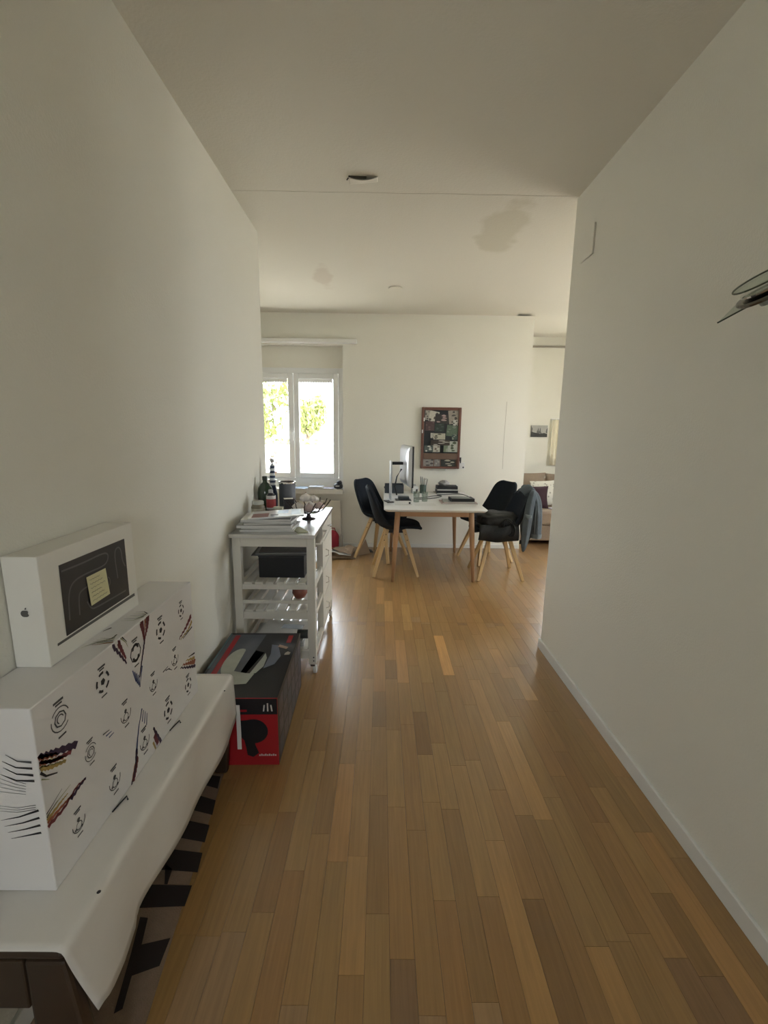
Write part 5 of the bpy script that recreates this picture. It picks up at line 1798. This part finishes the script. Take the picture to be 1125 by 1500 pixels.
MB().blob((0, 0, 0.125), (0.075, 0.065, 0.125), 22, 14, amp=0.18, freq=2.0, sup=0.8, seed=9).build('bag_body', mat('red_cloth', (0.42, 0.035, 0.06), 0.8, var=0.2), rb2, smooth=True)
MB().tube([(-0.03, 0, 0.24), (-0.02, 0, 0.275), (0.02, 0, 0.275), (0.03, 0, 0.24)], 0.006, 8).build('bag_handle', mat('red_cloth', (0, 0, 0)), rb2, smooth=True)

# ------------------------------------------------------------------ sofa corner
SX0, SX1, SY0 = 1.785, 3.45, 5.575
so = thing('sofa', 'beige fabric sofa with loose back cushions in the corner behind the wall end', 'sofa', (0, 0, 0))
box(SX0, SX1, SY0 + 0.02, 6.58, 0.06, 0.262).build('base', SOFAF, so, bevel=0.015)
for (a, b) in ((SX0, SX0 + 0.83), (SX0 + 0.832, SX1)):
    box(a, b, SY0, 6.40, 0.264, 0.450).build('seat_cushion', SOFAF, so, bevel=0.035, seg=3)
box(SX0, SX1, 6.36, 6.60, 0.262, 0.78).build('back', SOFAF, so, bevel=0.05, seg=3)
for (x, y) in ((SX0 + 0.06, SY0 + 0.08), (SX1 - 0.06, SY0 + 0.08), (SX0 + 0.06, 6.5), (SX1 - 0.06, 6.5)):
    MB().lathe([(0.02, 0), (0.025, 0.06)], (x, y, 0), 12).build('foot', BLACK, so)
SZt = 0.4504


def cushion(name, lab, loc, size, m_, rot, seed=0, extra=None):
    r = thing(name, lab, 'cushion', loc, rot[2])
    r.rotation_euler = rot
    w, h_, d = size
    mb = MB()
    N = 16
    for s_ in (1, -1):
        mb.grid(lambda u, v: ((u - .5) * w * (1 - 0.10 * math.sin(PI * v)), s_ * d / 2 * (math.sin(PI * u) * math.sin(PI * v)) ** 0.45 + 0.0, v * h_ - h_ * 0.0 + 0.06 * h_ * math.sin(PI * u) * (0.5 - v)), N, N)
    mb.build('cushion_cover', m_, r, smooth=True)
    return r


def flower_mat():
    m = mat('flower_print', (0.62, 0.59, 0.50), 0.9)
    nt = m.node_tree
    b = nt.nodes['Principled BSDF']
    v = nt.nodes.new('ShaderNodeTexVoronoi')
    v.inputs['Scale'].default_value = 22
    tc = nt.nodes.new('ShaderNodeTexCoord')
    nt.links.new(tc.outputs['Object'], v.inputs['Vector'])
    cr_ = nt.nodes.new('ShaderNodeValToRGB')
    cr_.color_ramp.elements[0].color = (0.34, 0.32, 0.26, 1)
    cr_.color_ramp.elements[0].position = 0.18
    cr_.color_ramp.elements[1].color = (0.66, 0.63, 0.54, 1)
    cr_.color_ramp.elements[1].position = 0.34
    nt.links.new(v.outputs['Distance'], cr_.inputs[0])
    nt.links.new(cr_.outputs[0], b.inputs['Base Color'])
    return m


cushion('back_cushion', 'beige loose back cushion of the sofa at the wall-end side', (2.09, 6.215, SZt), (0.50, 0.44, 0.17), SOFAF, (-0.16, 0, 0))
cushion('back_cushion', 'beige loose back cushion of the sofa, farther along its back by the curtain', (2.53, 6.215, SZt), (0.40, 0.43, 0.17), SOFAF, (-0.16, 0, -0.08))
cushion('patterned_cushion', 'cream cushion with leaf pattern and ruffled edge leaning on the sofa back', (2.31, 6.00, SZt), (0.46, 0.36, 0.13), flower_mat(), (-0.28, -0.06, 0.05))
cushion('velvet_cushion', 'dark plum velvet cushion at the front of the sofa seat', (2.05, 5.78, SZt), (0.36, 0.30, 0.16), mat('plum_velvet', (0.028, 0.005, 0.011), 0.8, var=0.2), (-0.18, 0.0, 0.05))
ms = magazine(2.375, 5.72, SZt, 0.21, 0.28, 0.01, 0.4, (0.55, 0.52, 0.60), 'lilac-white magazine lying on the sofa seat beside the plum cushion', 'magazine')

# framed picture and lamp on the alcove wall
pf = thing('canvas_picture', 'small black-and-white city picture hung above the sofa', 'picture', (2.325, YA - 0.0005, 1.462))
pw, ph = 0.122, 0.085
box(-pw, pw, -0.018, 0, -ph, ph).build('canvas', mat('canvas_grey', (0.42, 0.41, 0.37), 0.7, var=0.3, vscale=10), pf)
DK = mat('print_dark', (0.045, 0.045, 0.042), 0.7, var=0.4, vscale=25)
MG = mat('print_mid', (0.13, 0.13, 0.12), 0.7, var=0.4, vscale=25)


def shape(pts_, m_, nm):
    MB().prism(pts_, lambda a, b, d: (a * pw, d, b * ph), -0.0195, -0.0182).build(nm, m_, pf)


shape([(-1, -1), (1, -1), (1, -0.45), (0.6, -0.3), (0.1, -0.42), (-0.3, -0.3), (-0.7, -0.2), (-1, 0.0)], DK, 'printed_foreground')
shape([(-0.3, -0.35), (-0.28, 0.1), (-0.2, 0.1), (-0.18, 0.35), (-0.13, 0.55), (-0.08, 0.35), (-0.05, 0.0), (0.02, 0.05), (0.06, 0.4), (0.1, 0.6), (0.15, 0.4), (0.2, -0.05), (0.3, -0.38)], MG, 'printed_towers')
shape([(-1, 0.9), (-0.8, 0.4), (-0.85, -0.1), (-1, -0.2)], MG, 'printed_tree')
shape([(1, 0.6), (0.85, 0.3), (0.8, -0.2), (1, -0.4)], MG, 'printed_tree')

cu = thing('cream_curtain', 'short cream curtain hanging at the window edge beside the sofa picture', 'curtain', (2.50, YA - 0.05, 0.965))
MB().grid(lambda u, v: (0.30 * u, 0.012 * math.sin(u * 30), 0.668 * v), 40, 4).build('curtain_cloth', mat('curtain_cream', (0.84, 0.78, 0.60), 0.9), cu, smooth=True, solid=0.002)
MB().tube([(-0.02, 0, 0.672), (0.98, 0, 0.672)], 0.008, 8).build('curtain_rod', WINDOW_WHITE, cu)
struct('trim_6', box(XC, FARR, YA - 0.03, YA, 2.640, 2.662), mat('rail_grey', (0.30, 0.27, 0.22), 0.7))
